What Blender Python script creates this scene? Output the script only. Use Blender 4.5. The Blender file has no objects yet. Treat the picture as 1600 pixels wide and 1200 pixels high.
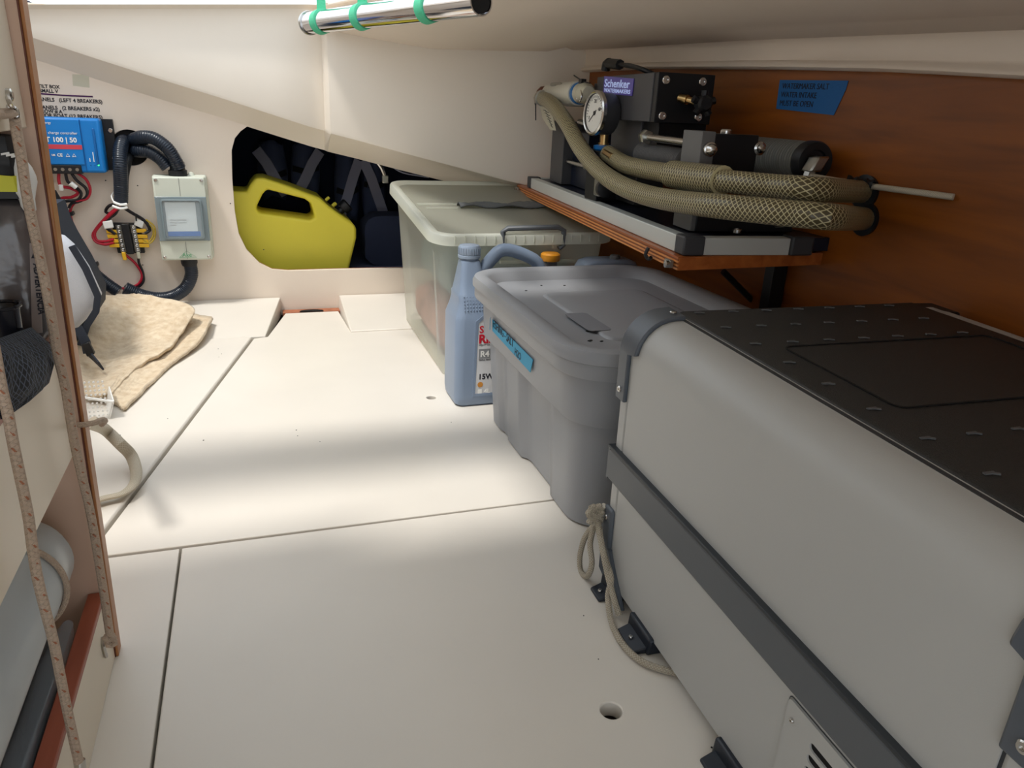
import bpy, bmesh, math, random
from mathutils import Vector, Matrix, noise
random.seed(7)
sc = bpy.context.scene
C = sc.collection
# ------------------------------------------------------------------ camera, world, lights, exposure
H = 0.6
def _norm(v):
    return v.normalized()
PPX, PPY = 800.0, 600.0
V1 = (385 - PPX, 150 - PPY); NV = (660 - PPX, 3650 - PPY)
F = math.sqrt(-(V1[0]*NV[0] + V1[1]*NV[1]))
cy = _norm(Vector((V1[0], -V1[1], -F))); cz = -_norm(Vector((NV[0], -NV[1], -F))); cx = cy.cross(cz)
R = Matrix((cx, cy, cz))                      # camera coordinates -> world
cam = bpy.data.objects.new('camera', bpy.data.cameras.new('camera'))
C.objects.link(cam)
cam.matrix_world = Matrix.Translation((0, 0, H)) @ R.to_4x4()
cam.data.sensor_width = 36; cam.data.lens = F/1600*36; cam.data.clip_start = 0.01
sc.camera = cam

sc.view_settings.view_transform = 'Standard'; sc.view_settings.look = 'None'
sc.view_settings.gamma = 1; sc.view_settings.use_curve_mapping = False
sc.view_settings.exposure = 0.12
w = bpy.data.worlds.new('sky'); sc.world = w; w.use_nodes = True
w.node_tree.nodes['Background'].inputs[0].default_value = (0.86, 0.93, 1.0, 1)
w.node_tree.nodes['Background'].inputs[1].default_value = 1.65
def area(name, loc, target, sx, sy, power, col):
    l = bpy.data.lights.new(name, 'AREA'); l.shape = 'RECTANGLE'; l.size = sx; l.size_y = sy
    l.energy = power; l.color = col
    o = bpy.data.objects.new(name, l); C.objects.link(o); o.location = loc
    o.rotation_euler = (Vector(target)-Vector(loc)).to_track_quat('-Z', 'Y').to_euler()
    return o
sun = bpy.data.lights.new('sun', 'SUN'); sun.energy = 2.4; sun.angle = math.radians(9); sun.color = (1, .97, .92)
so = bpy.data.objects.new('sun', sun); C.objects.link(so)
so.rotation_euler = Vector((.36, .24, -1)).to_track_quat('-Z', 'Y').to_euler()

# ------------------------------------------------------------------ placing helpers
def ray(px, py): return R @ Vector((px-PPX, -(py-PPY), -F))
O = Vector((0, 0, H))
def PZ(px, py, z): r = ray(px, py); return O + r*((z-H)/r.z)
def PY(px, py, y): r = ray(px, py); return O + r*(y/r.y)
def PX(px, py, x): r = ray(px, py); return O + r*(x/r.x)
def PP(px, py, p0, n): r = ray(px, py); return O + r*((Vector(p0)-O).dot(n)/r.dot(n))
def msize(p, n): return n*(-(R.transposed() @ (Vector(p)-O)).z)/F

# ------------------------------------------------------------------ materials
def lin(c):
    return tuple(((v/255)/12.92 if v/255 <= .04045 else ((v/255+.055)/1.055)**2.4) for v in c) + (1,)
MATS = {}
def mat(name, rgb, rough=.5, metal=0., bump=0., bscale=200., var=0., vscale=6., trans=0., ior=1.45, emit=0., alpha=1., spec=.5, coat=0., sheen=0., col2=None):
    m = bpy.data.materials.new(name); m.use_nodes = True; nt = m.node_tree; N = nt.nodes; L = nt.links
    b = N['Principled BSDF']
    b.inputs['Base Color'].default_value = lin(rgb); b.inputs['Roughness'].default_value = rough
    b.inputs['Metallic'].default_value = metal; b.inputs['IOR'].default_value = ior
    b.inputs['Transmission Weight'].default_value = trans; b.inputs['Alpha'].default_value = alpha
    b.inputs['Specular IOR Level'].default_value = spec; b.inputs['Coat Weight'].default_value = coat
    b.inputs['Sheen Weight'].default_value = sheen
    if emit: b.inputs['Emission Color'].default_value = lin(rgb); b.inputs['Emission Strength'].default_value = emit
    tc = N.new('ShaderNodeTexCoord')
    n = N.new('ShaderNodeTexNoise'); n.inputs['Scale'].default_value = vscale; n.inputs['Detail'].default_value = 5
    L.new(tc.outputs['Object'], n.inputs['Vector'])
    mx = N.new('ShaderNodeMix'); mx.data_type = 'RGBA'
    mr = N.new('ShaderNodeMapRange'); mr.inputs[1].default_value = .3; mr.inputs[2].default_value = .7
    L.new(n.outputs['Fac'], mr.inputs[0]); L.new(mr.outputs[0], mx.inputs['Factor'])
    a = lin(rgb); v = var if var else .04
    mx.inputs['A'].default_value = a
    mx.inputs['B'].default_value = lin(col2) if col2 else (a[0]*(1-v), a[1]*(1-v), a[2]*(1-v), 1)
    L.new(mx.outputs['Result'], b.inputs['Base Color'])
    if bump:
        n2 = N.new('ShaderNodeTexNoise'); n2.inputs['Scale'].default_value = bscale; n2.inputs['Detail'].default_value = 3
        L.new(tc.outputs['Object'], n2.inputs['Vector'])
        bp = N.new('ShaderNodeBump'); bp.inputs['Strength'].default_value = bump; bp.inputs['Distance'].default_value = .002
        L.new(n2.outputs['Fac'], bp.inputs['Height']); L.new(bp.outputs['Normal'], b.inputs['Normal'])
    MATS[name] = m
    return m
def nmath(nt, op, a, b=None):
    n = nt.nodes.new('ShaderNodeMath'); n.operation = op
    for i, v in enumerate((a, b)):
        if v is None: continue
        if isinstance(v, (int, float)): n.inputs[i].default_value = v
        else: nt.links.new(v, n.inputs[i])
    return n.outputs[0]
def weave(name, c1, c2, ku, kv, thr=.0, rough=.5, bump=.5, trans=0, spec=.5):
    """diamond braid pattern from the tube UVs (u around, v metres along)"""
    m = mat(name, c1, rough, trans=trans, spec=spec); nt = m.node_tree; N = nt.nodes; L = nt.links; b = N['Principled BSDF']
    uv = N.new('ShaderNodeUVMap'); sp = N.new('ShaderNodeSeparateXYZ'); L.new(uv.outputs[0], sp.inputs[0])
    u = nmath(nt, 'MULTIPLY', sp.outputs[0], ku*2*math.pi); v = nmath(nt, 'MULTIPLY', sp.outputs[1], kv)
    s1 = nmath(nt, 'ABSOLUTE', nmath(nt, 'SINE', nmath(nt, 'ADD', u, v)))
    s2 = nmath(nt, 'ABSOLUTE', nmath(nt, 'SINE', nmath(nt, 'SUBTRACT', u, v)))
    s = nmath(nt, 'MINIMUM', s1, s2)
    mr = N.new('ShaderNodeMapRange'); mr.inputs[1].default_value = .12+thr; mr.inputs[2].default_value = .42+thr
    L.new(s, mr.inputs[0])
    mx = N.new('ShaderNodeMix'); mx.data_type = 'RGBA'; mx.inputs['A'].default_value = lin(c1); mx.inputs['B'].default_value = lin(c2)
    L.new(mr.outputs[0], mx.inputs['Factor']); L.new(mx.outputs['Result'], b.inputs['Base Color'])
    bp = N.new('ShaderNodeBump'); bp.inputs['Strength'].default_value = bump; bp.inputs['Distance'].default_value = .001; bp.invert = True
    L.new(mr.outputs[0], bp.inputs['Height']); L.new(bp.outputs['Normal'], b.inputs['Normal'])
    return m
def woodmat(name, c1, c2, rough=.35, sc3=(2, 1.5, 30), spec=.5):
    m = mat(name, c1, rough, spec=spec); nt = m.node_tree; N = nt.nodes; L = nt.links; b = N['Principled BSDF']
    tc = N.new('ShaderNodeTexCoord'); mp = N.new('ShaderNodeMapping'); mp.inputs['Scale'].default_value = sc3
    L.new(tc.outputs['Object'], mp.inputs[0])
    n = N.new('ShaderNodeTexNoise'); n.inputs['Scale'].default_value = 3; n.inputs['Detail'].default_value = 8; n.inputs['Distortion'].default_value = .6
    L.new(mp.outputs[0], n.inputs['Vector'])
    cr = N.new('ShaderNodeValToRGB'); cr.color_ramp.elements[0].position = .32; cr.color_ramp.elements[1].position = .68
    cr.color_ramp.elements[0].color = lin(c1); cr.color_ramp.elements[1].color = lin(c2)
    L.new(n.outputs['Fac'], cr.inputs[0]); L.new(cr.outputs[0], b.inputs['Base Color'])
    return m

mat('gelcoat', (238, 229, 216), .42, bump=.08, bscale=60, var=.03, vscale=3)
mat('liner', (236, 222, 206), .5, bump=.1, bscale=90, var=.04, vscale=4)
mat('floorpaint', (227, 220, 209), .38, bump=.12, bscale=45, var=.05, vscale=5)
mat('floordark', (40, 30, 25), .9)
mat('plyedge', (176, 110, 78), .7, var=.3, vscale=60)
mat('cupboard', (238, 226, 206), .4, var=.03)
mat('partition', (222, 190, 168), .5, var=.05)
mat('edgewood', (186, 126, 78), .4, var=.25, vscale=30)
mat('edgedark', (110, 62, 48), .5)
woodmat('redwood', (150, 76, 52), (170, 92, 66), .4, (20, 2, 20))
woodmat('wallwood', (116, 60, 11), (150, 82, 17), .42, (4, 1.2, 10))
woodmat('shelfwood', (158, 84, 38), (190, 108, 54), .3, (14, 2, 14))
mat('plylight', (226, 150, 84), .4, var=.15, vscale=80)
mat('plydark', (140, 72, 34), .45, var=.2, vscale=80)
mat('fridgegrey', (180, 180, 177), .42, bump=.05, bscale=900, var=.02)
mat('fridgetop', (42, 41, 40), .5, bump=.35, bscale=900, var=.06)
mat('bumper', (92, 96, 100), .45, bump=.05, bscale=700)
mat('bumperdark', (52, 56, 60), .45)
mat('bracketgrey', (86, 92, 100), .38)
mat('footblack', (30, 36, 46), .4)
mat('treadshine', (96, 98, 100), .3)  # paler than the lid: specular shine of the tread put into the colour
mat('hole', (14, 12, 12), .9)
mat('steel', (200, 198, 194), .22, metal=1, var=.06)
mat('chrome', (225, 225, 228), .07, metal=1, var=.02)
mat('brass', (190, 160, 110), .3, metal=1)
mat('alu', (214, 216, 210), .5, metal=.25, bump=.05, bscale=500)
mat('toteplastic', (150, 152, 156), .42, bump=.06, bscale=300, var=.04)
mat('totepatch', (132, 133, 138), .7, bump=.5, bscale=1500)
mat('dirt', (50, 50, 48), .9)
mat('tapeblue', (62, 158, 196), .6, bump=.2, bscale=400)
mat('tapenavy', (20, 96, 160), .6, bump=.2, bscale=400)
mat('ink', (22, 22, 34), .6)
mat('inkpurple', (70, 20, 80), .6)
mat('oilbottle', (128, 144, 166), .36, var=.03)
mat('oilcap', (140, 154, 172), .35)
mat('labelwhite', (226, 226, 226), .4, var=.1, vscale=9, col2=(178, 180, 184))
mat('labelred', (200, 28, 48), .4)
mat('labelgrey', (138, 140, 142), .4)
mat('white', (240, 240, 236), .4)
mat('gold', (206, 140, 60), .4)
mat('bluestuff', (74, 92, 190), .6)
mat('pinkstuff', (196, 150, 138), .7, var=.3, vscale=12, col2=(140, 104, 90))
mat('greenstuff', (120, 140, 140), .7, var=.3, vscale=12)
mat('yellowcan', (236, 222, 70), .45, bump=.1, bscale=60, var=.06)
mat('navy', (66, 76, 104), .85, bump=.6, bscale=60)
mat('navydeep', (30, 38, 60), .9)
mat('webbing', (150, 152, 172), .7, bump=.4, bscale=800)
mat('black', (24, 25, 28), .45)
mat('blackdev', (20, 21, 25), .4, spec=.4)
mat('greydev', (66, 66, 69), .45)
mat('greydevlight', (104, 104, 104), .5)
mat('ribgrey', (120, 120, 114), .45)
mat('blueplate', (18, 26, 44), .35)
mat('conduit', (30, 38, 50), .28)
mat('rubber', (22, 24, 28), .5)
mat('mpptblue', (18, 122, 200), .38, var=.03)
mat('mpptdark', (14, 96, 164), .4)
mat('redstripe', (206, 70, 84), .4)
mat('green_led', (60, 255, 120), .4, emit=3)
mat('redwire', (176, 24, 48), .35)
mat('blackwire', (26, 24, 30), .35)
mat('yellowwire', (206, 176, 60), .4)
mat('terminalyellow', (236, 184, 44), .4)
mat('boxgrey', (206, 210, 196), .42, var=.02)
mat('boxwindow', (128, 142, 146), .15, trans=0., spec=.7)
mat('clearglass', (215, 225, 230), .08, alpha=.12)
mat('paper', (214, 222, 222), .6)
mat('bluepaper', (40, 104, 180), .6)
mat('greenink', (90, 170, 120), .6)
mat('pvc', (222, 220, 206), .35)
mat('bluefit', (24, 108, 176), .35)
mat('screen', (70, 60, 130), .3, emit=.25)
mat('screentext', (170, 185, 225), .3, emit=.4)
mat('greenband', (78, 190, 146), .65, bump=.4, bscale=400)
mat('carpet', (224, 206, 178), .95, bump=1., bscale=140, var=.18, vscale=60, sheen=.3, col2=(200, 176, 144))
mat('carpetback', (200, 170, 110), .9)
mat('whitemesh', (214, 216, 222), .8, bump=1., bscale=700)
mat('strapblack', (40, 46, 58), .7, bump=.4, bscale=600)
mat('tubewhite', (196, 202, 204), .3, var=.1, vscale=5)
mat('clearplastic', (170, 178, 186), .12, alpha=.35, spec=.8, bump=.6, bscale=25)
mat('bagplastic', (64, 62, 66), .16, spec=.8, bump=.8, bscale=30, var=.5, vscale=14, col2=(110, 102, 100))
mat('cupblack', (30, 31, 38), .18)
mat('yellowlime', (216, 214, 60), .5)
mat('carton', (112, 98, 92), .5, bump=.2, bscale=60)
mat('labelstrip', (146, 132, 126), .5)
mat('orangecap', (226, 150, 40), .4)
mat('tagpaper', (200, 196, 176), .5)
mat('gaugeface', (226, 224, 216), .4)
mat('clampmetal', (178, 178, 172), .3, metal=1)
mat('duffel', (96, 98, 98), .7, bump=.5, bscale=200)
weave('hosebraid', (206, 196, 154), (84, 74, 50), 6, 420, rough=.28, bump=.4)
weave('hosefine', (196, 188, 150), (150, 140, 104), 10, 1300, rough=.32, bump=.3)
weave('webhose', (208, 200, 182), (180, 168, 146), 6, 900, rough=.5)
weave('roperope', (224, 216, 200), (168, 156, 136), 3, 900, rough=.9, bump=1)
weave('ropefleck', (206, 186, 166), (196, 174, 154), 2, 700, rough=.9, bump=.8)
mat('fleck', (170, 112, 84), .9)
weave('meshblack', (92, 102, 122), (16, 20, 28), 14, 420, rough=.7, bump=1)
def frosted(name, col, tcol, ft):
    m = bpy.data.materials.new(name); m.use_nodes = True; nt = m.node_tree; N = nt.nodes; L = nt.links
    b = N['Principled BSDF']; b.inputs['Base Color'].default_value = lin(col); b.inputs['Roughness'].default_value = .32
    tr = N.new('ShaderNodeBsdfTransparent'); tr.inputs[0].default_value = lin(tcol)
    tl = N.new('ShaderNodeBsdfTranslucent'); tl.inputs[0].default_value = lin(col)
    m1 = N.new('ShaderNodeMixShader'); m1.inputs[0].default_value = .45; L.new(b.outputs[0], m1.inputs[1]); L.new(tl.outputs[0], m1.inputs[2])
    m2 = N.new('ShaderNodeMixShader'); m2.inputs[0].default_value = ft; L.new(m1.outputs[0], m2.inputs[1]); L.new(tr.outputs[0], m2.inputs[2])
    L.new(m2.outputs[0], N['Material Output'].inputs[0]); MATS[name] = m
frosted('frosted', (240, 242, 234), (250, 250, 246), .60)
frosted('frostrim', (238, 240, 230), (246, 246, 240), .18)
frosted('frostlid', (200, 200, 188), (236, 234, 226), .40)

# ------------------------------------------------------------------ mesh helpers
class MB:
    def __init__(s): s.bm = bmesh.new(); s.uv = s.bm.loops.layers.uv.new('UVMap')
    def hexa(s, p):                      # 8 corners: bottom 4, top 4
        v = [s.bm.verts.new(q) for q in p]
        for f in ((3,2,1,0),(4,5,6,7),(0,1,5,4),(1,2,6,5),(2,3,7,6),(3,0,4,7)):
            s.bm.faces.new([v[i] for i in f])
        return s
    def box(s, x0, x1, y0, y1, z0, z1):
        return s.hexa([(x0,y0,z0),(x1,y0,z0),(x1,y1,z0),(x0,y1,z0),(x0,y0,z1),(x1,y0,z1),(x1,y1,z1),(x0,y1,z1)])
    def obox(s, c, ax, ay, az):          # centre and half axes
        c, ax, ay, az = map(Vector, (c, ax, ay, az))
        return s.hexa([c-ax-ay-az, c+ax-ay-az, c+ax+ay-az, c-ax+ay-az, c-ax-ay+az, c+ax-ay+az, c+ax+ay+az, c-ax+ay+az])
    def prism(s, pts, vec):
        vec = Vector(vec); a = [s.bm.verts.new(p) for p in pts]; b = [s.bm.verts.new(Vector(p)+vec) for p in pts]; n = len(pts)
        s.bm.faces.new(a[::-1]); s.bm.faces.new(b)
        for i in range(n): s.bm.faces.new((a[i], a[(i+1) % n], b[(i+1) % n], b[i]))
        return s
    def loft(s, rows, closed=False, cap=False):
        V = [[s.bm.verts.new(p) for p in r] for r in rows]; n = len(rows[0])
        for i in range(len(V)-1):
            for j in range(n if closed else n-1):
                k = (j+1) % n
                f = s.bm.faces.new((V[i][j], V[i][k], V[i+1][k], V[i+1][j]))
        if cap and closed: s.bm.faces.new(V[0][::-1]); s.bm.faces.new(V[-1])
        return s
    def tube(s, pts, r, seg=10, step=.01, rib=None, smooth=True, flat=1.):
        P = [Vector(p) for p in pts]
        if smooth and len(P) > 2:
            Q = []
            E = [P[0]*2-P[1]] + P + [P[-1]*2-P[-2]]
            for i in range(1, len(E)-2):
                a, b, c, d = E[i-1], E[i], E[i+1], E[i+2]
                n = max(2, int((c-b).length/step))
                for k in range(n):
                    t = k/n
                    Q.append(.5*((2*b)+(c-a)*t+(2*a-5*b+4*c-d)*t*t+(3*b-a-3*c+d)*t**3))
            Q.append(P[-1]); P = Q
        elif rib:
            Q = []
            for a, b in zip(P[:-1], P[1:]):
                n = max(1, int((b-a).length/step))
                Q += [a.lerp(b, k/n) for k in range(n)]
            Q.append(P[-1]); P = Q
        T = [(P[min(i+1, len(P)-1)]-P[max(i-1, 0)]).normalized() for i in range(len(P))]
        u = T[0].orthogonal().normalized(); dist = 0; rows = []; vs = []
        for i, p in enumerate(P):
            if i: dist += (p-P[i-1]).length
            u = (u-T[i]*u.dot(T[i])).normalized(); v = T[i].cross(u)
            rr = r(dist) if callable(r) else r
            if rib: rr *= 1+rib[1]*(1 if (dist/rib[0]) % 1 < .5 else -1)
            rows.append([p+(u*math.cos(2*math.pi*k/seg)+v*flat*math.sin(2*math.pi*k/seg))*rr for k in range(seg)]); vs.append(dist)
        V = [[s.bm.verts.new(q) for q in row] for row in rows]
        for i in range(len(V)-1):
            for j in range(seg):
                k = (j+1) % seg
                f = s.bm.faces.new((V[i][j], V[i][k], V[i+1][k], V[i+1][j]))
                for lp, (uu, vv) in zip(f.loops, ((j/seg, vs[i]), ((j+1)/seg, vs[i]), ((j+1)/seg, vs[i+1]), (j/seg, vs[i+1]))): lp[s.uv].uv = (uu, vv)
        s.bm.faces.new(V[0][::-1]); s.bm.faces.new(V[-1])
        return s
    def lathe(s, prof, o, axis, seg=24):   # prof: (radius, height along axis)
        o = Vector(o); a = Vector(axis).normalized(); u = a.orthogonal().normalized(); v = a.cross(u)
        rows = [[o+a*h+(u*math.cos(2*math.pi*k/seg)+v*math.sin(2*math.pi*k/seg))*max(r, 1e-5) for k in range(seg)] for r, h in prof]
        return s.loft(rows, True, True)
    def ball(s, c, r, sub=2):
        bmesh.ops.create_icosphere(s.bm, subdivisions=sub, radius=r, matrix=Matrix.Translation(c)); return s
def rrect(hx, hy, r, cx=0, cy=0, seg=5, side=1):
    P = []
    cs = [(hx-r, hy-r, 0), (-hx+r, hy-r, 90), (-hx+r, -hy+r, 180), (hx-r, -hy+r, 270)]
    for n, (x, y, a0) in enumerate(cs):
        A = [(cx+x+r*math.cos(math.radians(a0+90*k/seg)), cy+y+r*math.sin(math.radians(a0+90*k/seg))) for k in range(seg+1)]
        P += A
        nx, ny, na = cs[(n+1) % 4]
        q = (cx+nx+r*math.cos(math.radians(na)), cy+ny+r*math.sin(math.radians(na)))
        for k in range(1, side): P.append((A[-1][0]+(q[0]-A[-1][0])*k/side, A[-1][1]+(q[1]-A[-1][1])*k/side))
    return P
def curve_plate(loops, th):
    """filled 2-D outline with holes -> bmesh in XY, thickness th along +Z"""
    m = MB(); es = []
    for lp in loops:
        V = [m.bm.verts.new((p[0], p[1], 0)) for p in lp]
        es += [m.bm.edges.new((V[i], V[(i+1) % len(V)])) for i in range(len(V))]
    bmesh.ops.triangle_fill(m.bm, use_beauty=True, use_dissolve=False, edges=es, normal=(0, 0, 1))
    fs = list(m.bm.faces)
    ex = bmesh.ops.extrude_face_region(m.bm, geom=fs, use_keep_orig=True)
    bmesh.ops.translate(m.bm, verts=[g for g in ex['geom'] if isinstance(g, bmesh.types.BMVert)], vec=(0, 0, th))
    return m
def xform(m, M): bmesh.ops.transform(m.bm, matrix=M, verts=m.bm.verts); return m
XZ = lambda y: Matrix(((1,0,0,0),(0,0,1,y),(0,1,0,0),(0,0,0,1)))     # (x,y,z) -> (x, y0+z, y)
def circ(cx, cy, r, n=28): return [(cx+r*math.cos(2*math.pi*k/n), cy+r*math.sin(2*math.pi*k/n)) for k in range(n)]

ORG = {}
def part(name, m, mt, parent=None, label=None, bevel=0, smooth=35, seg=2, kind=None, fix=True):
    me = bpy.data.meshes.new(name)
    if fix: bmesh.ops.recalc_face_normals(m.bm, faces=m.bm.faces)
    org = ORG[parent.name] if parent else Vector()
    if org.length: bmesh.ops.translate(m.bm, verts=m.bm.verts, vec=-org)
    for f in m.bm.faces: f.smooth = smooth > 0
    m.bm.to_mesh(me); m.bm.free()
    if smooth > 0: me.set_sharp_from_angle(angle=math.radians(smooth))
    me.materials.append(MATS[mt])
    o = bpy.data.objects.new(name, me); C.objects.link(o)
    if parent: o.parent = parent
    ORG[o.name] = org
    if label: o['label'] = label
    if kind: o['kind'] = kind
    if bevel:
        b = o.modifiers.new('bevel', 'BEVEL'); b.width = bevel; b.segments = seg; b.limit_method = 'ANGLE'; b.angle_limit = math.radians(35)
    return o
def thing(name, label, cat, loc, group=None, kind=None):
    o = bpy.data.objects.new(name, None); C.objects.link(o); o.location = loc; o.empty_display_size = .03
    ORG[o.name] = Vector(loc); o['label'] = label; o['category'] = cat
    if group: o['group'] = group
    if kind: o['kind'] = kind
    return o
def tag(o, label, cat, group=None):
    o['label'] = label; o['category'] = cat
    if group: o['group'] = group
    return o
def struct(name, m, mt, **k):
    o = part(name, m, mt, **k); o['kind'] = 'structure'; return o
def text(name, s, size, loc, rot, mt, parent=None, align='LEFT', th=.0002, label=None, sx=1., bold=0.):
    cu = bpy.data.curves.new('tmp', 'FONT'); cu.body = s; cu.size = size; cu.align_x = align; cu.extrude = th; cu.offset = bold; cu.resolution_u = 3
    o = bpy.data.objects.new('tmp', cu); C.objects.link(o)
    dg = bpy.context.evaluated_depsgraph_get(); me = bpy.data.meshes.new_from_object(o.evaluated_get(dg))
    bpy.data.objects.remove(o); bpy.data.curves.remove(cu)
    m = MB(); m.bm.from_mesh(me); bpy.data.meshes.remove(me)
    xform(m, Matrix.Translation(loc) @ rot.to_4x4() @ Matrix.Diagonal((sx, 1, 1, 1)))
    return part(name, m, mt, parent, label, smooth=0, fix=False)
def rotm(xdir, updir):
    x = Vector(xdir).normalized(); z = x.cross(Vector(updir)).normalized(); y = z.cross(x)
    return Matrix((x, y, z)).transposed()
FACE_CAM = rotm((1,0,0), (0,0,1)); FACE_LEFT = rotm((0,-1,0), (0,0,1))

def strap(name, pts, wdt, mt, parent, th=.004):
    P = [Vector(p) for p in pts]; rows = []
    for i, p in enumerate(P):
        d = (P[min(i+1,len(P)-1)]-P[max(0,i-1)]).normalized(); s = d.cross(Vector((0,1,.2))).normalized()*wdt/2; n = d.cross(s).normalized()*th/2
        rows.append([p-s-n, p+s-n, p+s+n, p-s+n])
    m = MB(); m.loft(rows, True, True); return part(name, m, mt, parent, bevel=.001)
# ================================================================== SETTING
# floor: dark bilge board under separate painted panels
floor = struct('floor', MB().box(-.78, .98, -.5, 2.3, -.05, -.022), 'floordark')
def slab(loops, z0, z1, mt='floorpaint', name='floor_panel', bevel=.0015, label=None):
    m = curve_plate(loops, z1-z0); bmesh.ops.translate(m.bm, verts=m.bm.verts, vec=(0, 0, z0))
    return part(name, m, mt, floor, label, bevel=bevel)
slab([[(-.1245,-.5),(.98,-.5),(.98,.971),(-.1335,.981)], circ(*PZ(955,1110,0).xy, .0118)], -.02, 0)
slab([[(-.78,-.5),(-.1275,-.5),(-.1365,.981),(-.78,.987)]], -.02, 0)
sA = PZ(172,822,0); sB = PZ(394,531,0)
def seam(y, off=0): return (sA.x+(sB.x-sA.x)*(y-sA.y)/(sB.y-sA.y)+off, y)
slab([[seam(.989, .002), (.98,.9745), (.98,1.985), (.226,1.985), (.216,2.215), (.062,2.215), (.006,1.985), seam(1.975,.002)],
      circ(*PZ(674,621,0).xy, .0105)], -.02, 0)
left_panel = slab([[(-.78,.991), seam(.9905,-.002), seam(1.975,-.002), (-.78,1.985)]], -.02, .006, bevel=.004)
# wedge-shaped steps at the bulkhead
m = MB(); m.hexa([(-.78,1.985,-.02),(.000,1.985,-.02),(.052,2.268,-.02),(-.78,2.268,-.02),(-.78,1.985,.002),(.000,1.985,.002),(.052,2.268,.036),(-.78,2.268,.036)])
part('floor_step', m, 'floorpaint', floor, bevel=.002)
m = MB(); m.hexa([(.222,1.985,-.02),(.98,1.985,-.02),(.98,2.268,-.02),(.222,2.268,-.02),(.226,1.985,.004),(.98,1.985,.004),(.98,2.268,.036),(.226,2.268,.036)])
part('floor_step', m, 'floorpaint', floor, bevel=.002)
part('end_strip', MB().box(.055,.222,2.225,2.262,-.02,-.002), 'plyedge', floor, label='bare brown plywood strip at the foot of the bulkhead')
part('limber_hole', curve_plate([[(.138+.035*math.cos(a*math.pi/12), 2.222+.02*math.sin(a*math.pi/12)) for a in range(13)]], .002), 'hole', floor)
# specks and screw dents in the paint
m = MB()
for px, py, r in ((318,688,.0016),(463,672,.0014),(465,681,.001),(341,545,.0012),(346,553,.001),(342,558,.0008),(390,483,.002),(382,492,.0009),(262,654,.001),(188,680,.001),(705,660,.001),(935,1030,.0008),(912,962,.0008),(1112,1168,.0012),(500,690,.001)):
    m.lathe([(r, .0), (r*.8, .0005)], PZ(px, py, .0065 if px < 350 and py < 700 else (.018 if py < 500 else .0002)), (0,0,1), 8)
part('paint_specks', m, 'dirt', floor, kind='stuff')
struct('wall_front_unseen', MB().box(.35, .98, -.52, -.50, -.05, .87).box(-.80,.35,-.52,-.50,-.05,.12), 'liner')  # unseen wall behind the camera, added to hold back sky light
# left hull side and right wood liner
struct('wall_left', MB().box(-.80, -.78, -.5, 2.9, -.05, 1.0), 'liner')
WX = .90
def zt(py_list): return py_list
# bulkhead with the big rounded opening and the round cable hole
WY = 2.27
def w2(px, py): p = PY(px, py, WY); return (p.x, p.z)
def smooth_loop(pts, n=4, keep=0):
    out = []; N = len(pts)
    for i in range(N):
        a, b, c, d = (Vector(pts[(i+k-1) % N]) for k in range(4))
        for k in range(n):
            t = k/n; q = .5*((2*b)+(c-a)*t+(2*a-5*b+4*c-d)*t*t+(3*b-a-3*c+d)*t**3); out.append((q.x, q.y))
    return out
hole_px = [(376,205),(390,195),(410,192),(440,196),(500,209),(560,224),(620,240),(690,264),(760,288),(800,304),(806,330),(806,400),(800,416),(780,421),(700,420),(620,419),(520,421),(450,423),(425,421),(405,411),(385,390),(373,365),(367,330),(363,280),(362,235),(367,216)]
hole2 = [w2(*p) for p in hole_px]
rh = w2(203, 231); rr_ = .046
m = curve_plate([[(-.78,-.02),(1.0,-.02),(1.0,.79),(-.78,.79)], hole2, circ(rh[0], rh[1], rr_)], .012)
xform(m, XZ(WY))
bulk = struct('wall_back', m, 'liner', bevel=.001, seg=1)
m = MB(); lp = [Vector((p[0], WY+.0125, p[1])) for p in hole2]
ctr = sum(lp, Vector())/len(lp)
m.loft([lp, [Vector((p.x, WY+.018, p.z)) for p in lp], [ctr+(p-ctr)*1.02+Vector((0,.018-.0125,0)) for p in lp], [ctr+(p-ctr)*1.02 for p in lp]], True)
part('opening_edge', m, 'plyedge', bulk)
# dark locker behind the opening
m = MB()
for b in ((-.5,1.0,2.80,2.82,-.05,.8), (-.52,-.5,2.285,2.82,-.05,.8), (1.0,1.02,2.285,2.82,-.05,.8), (-.5,1.0,2.285,2.82,.68,.70), (-.5,1.0,2.285,2.82,.06,.085)): m.box(*b)
struct('wall_locker', m, 'navydeep')

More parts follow.
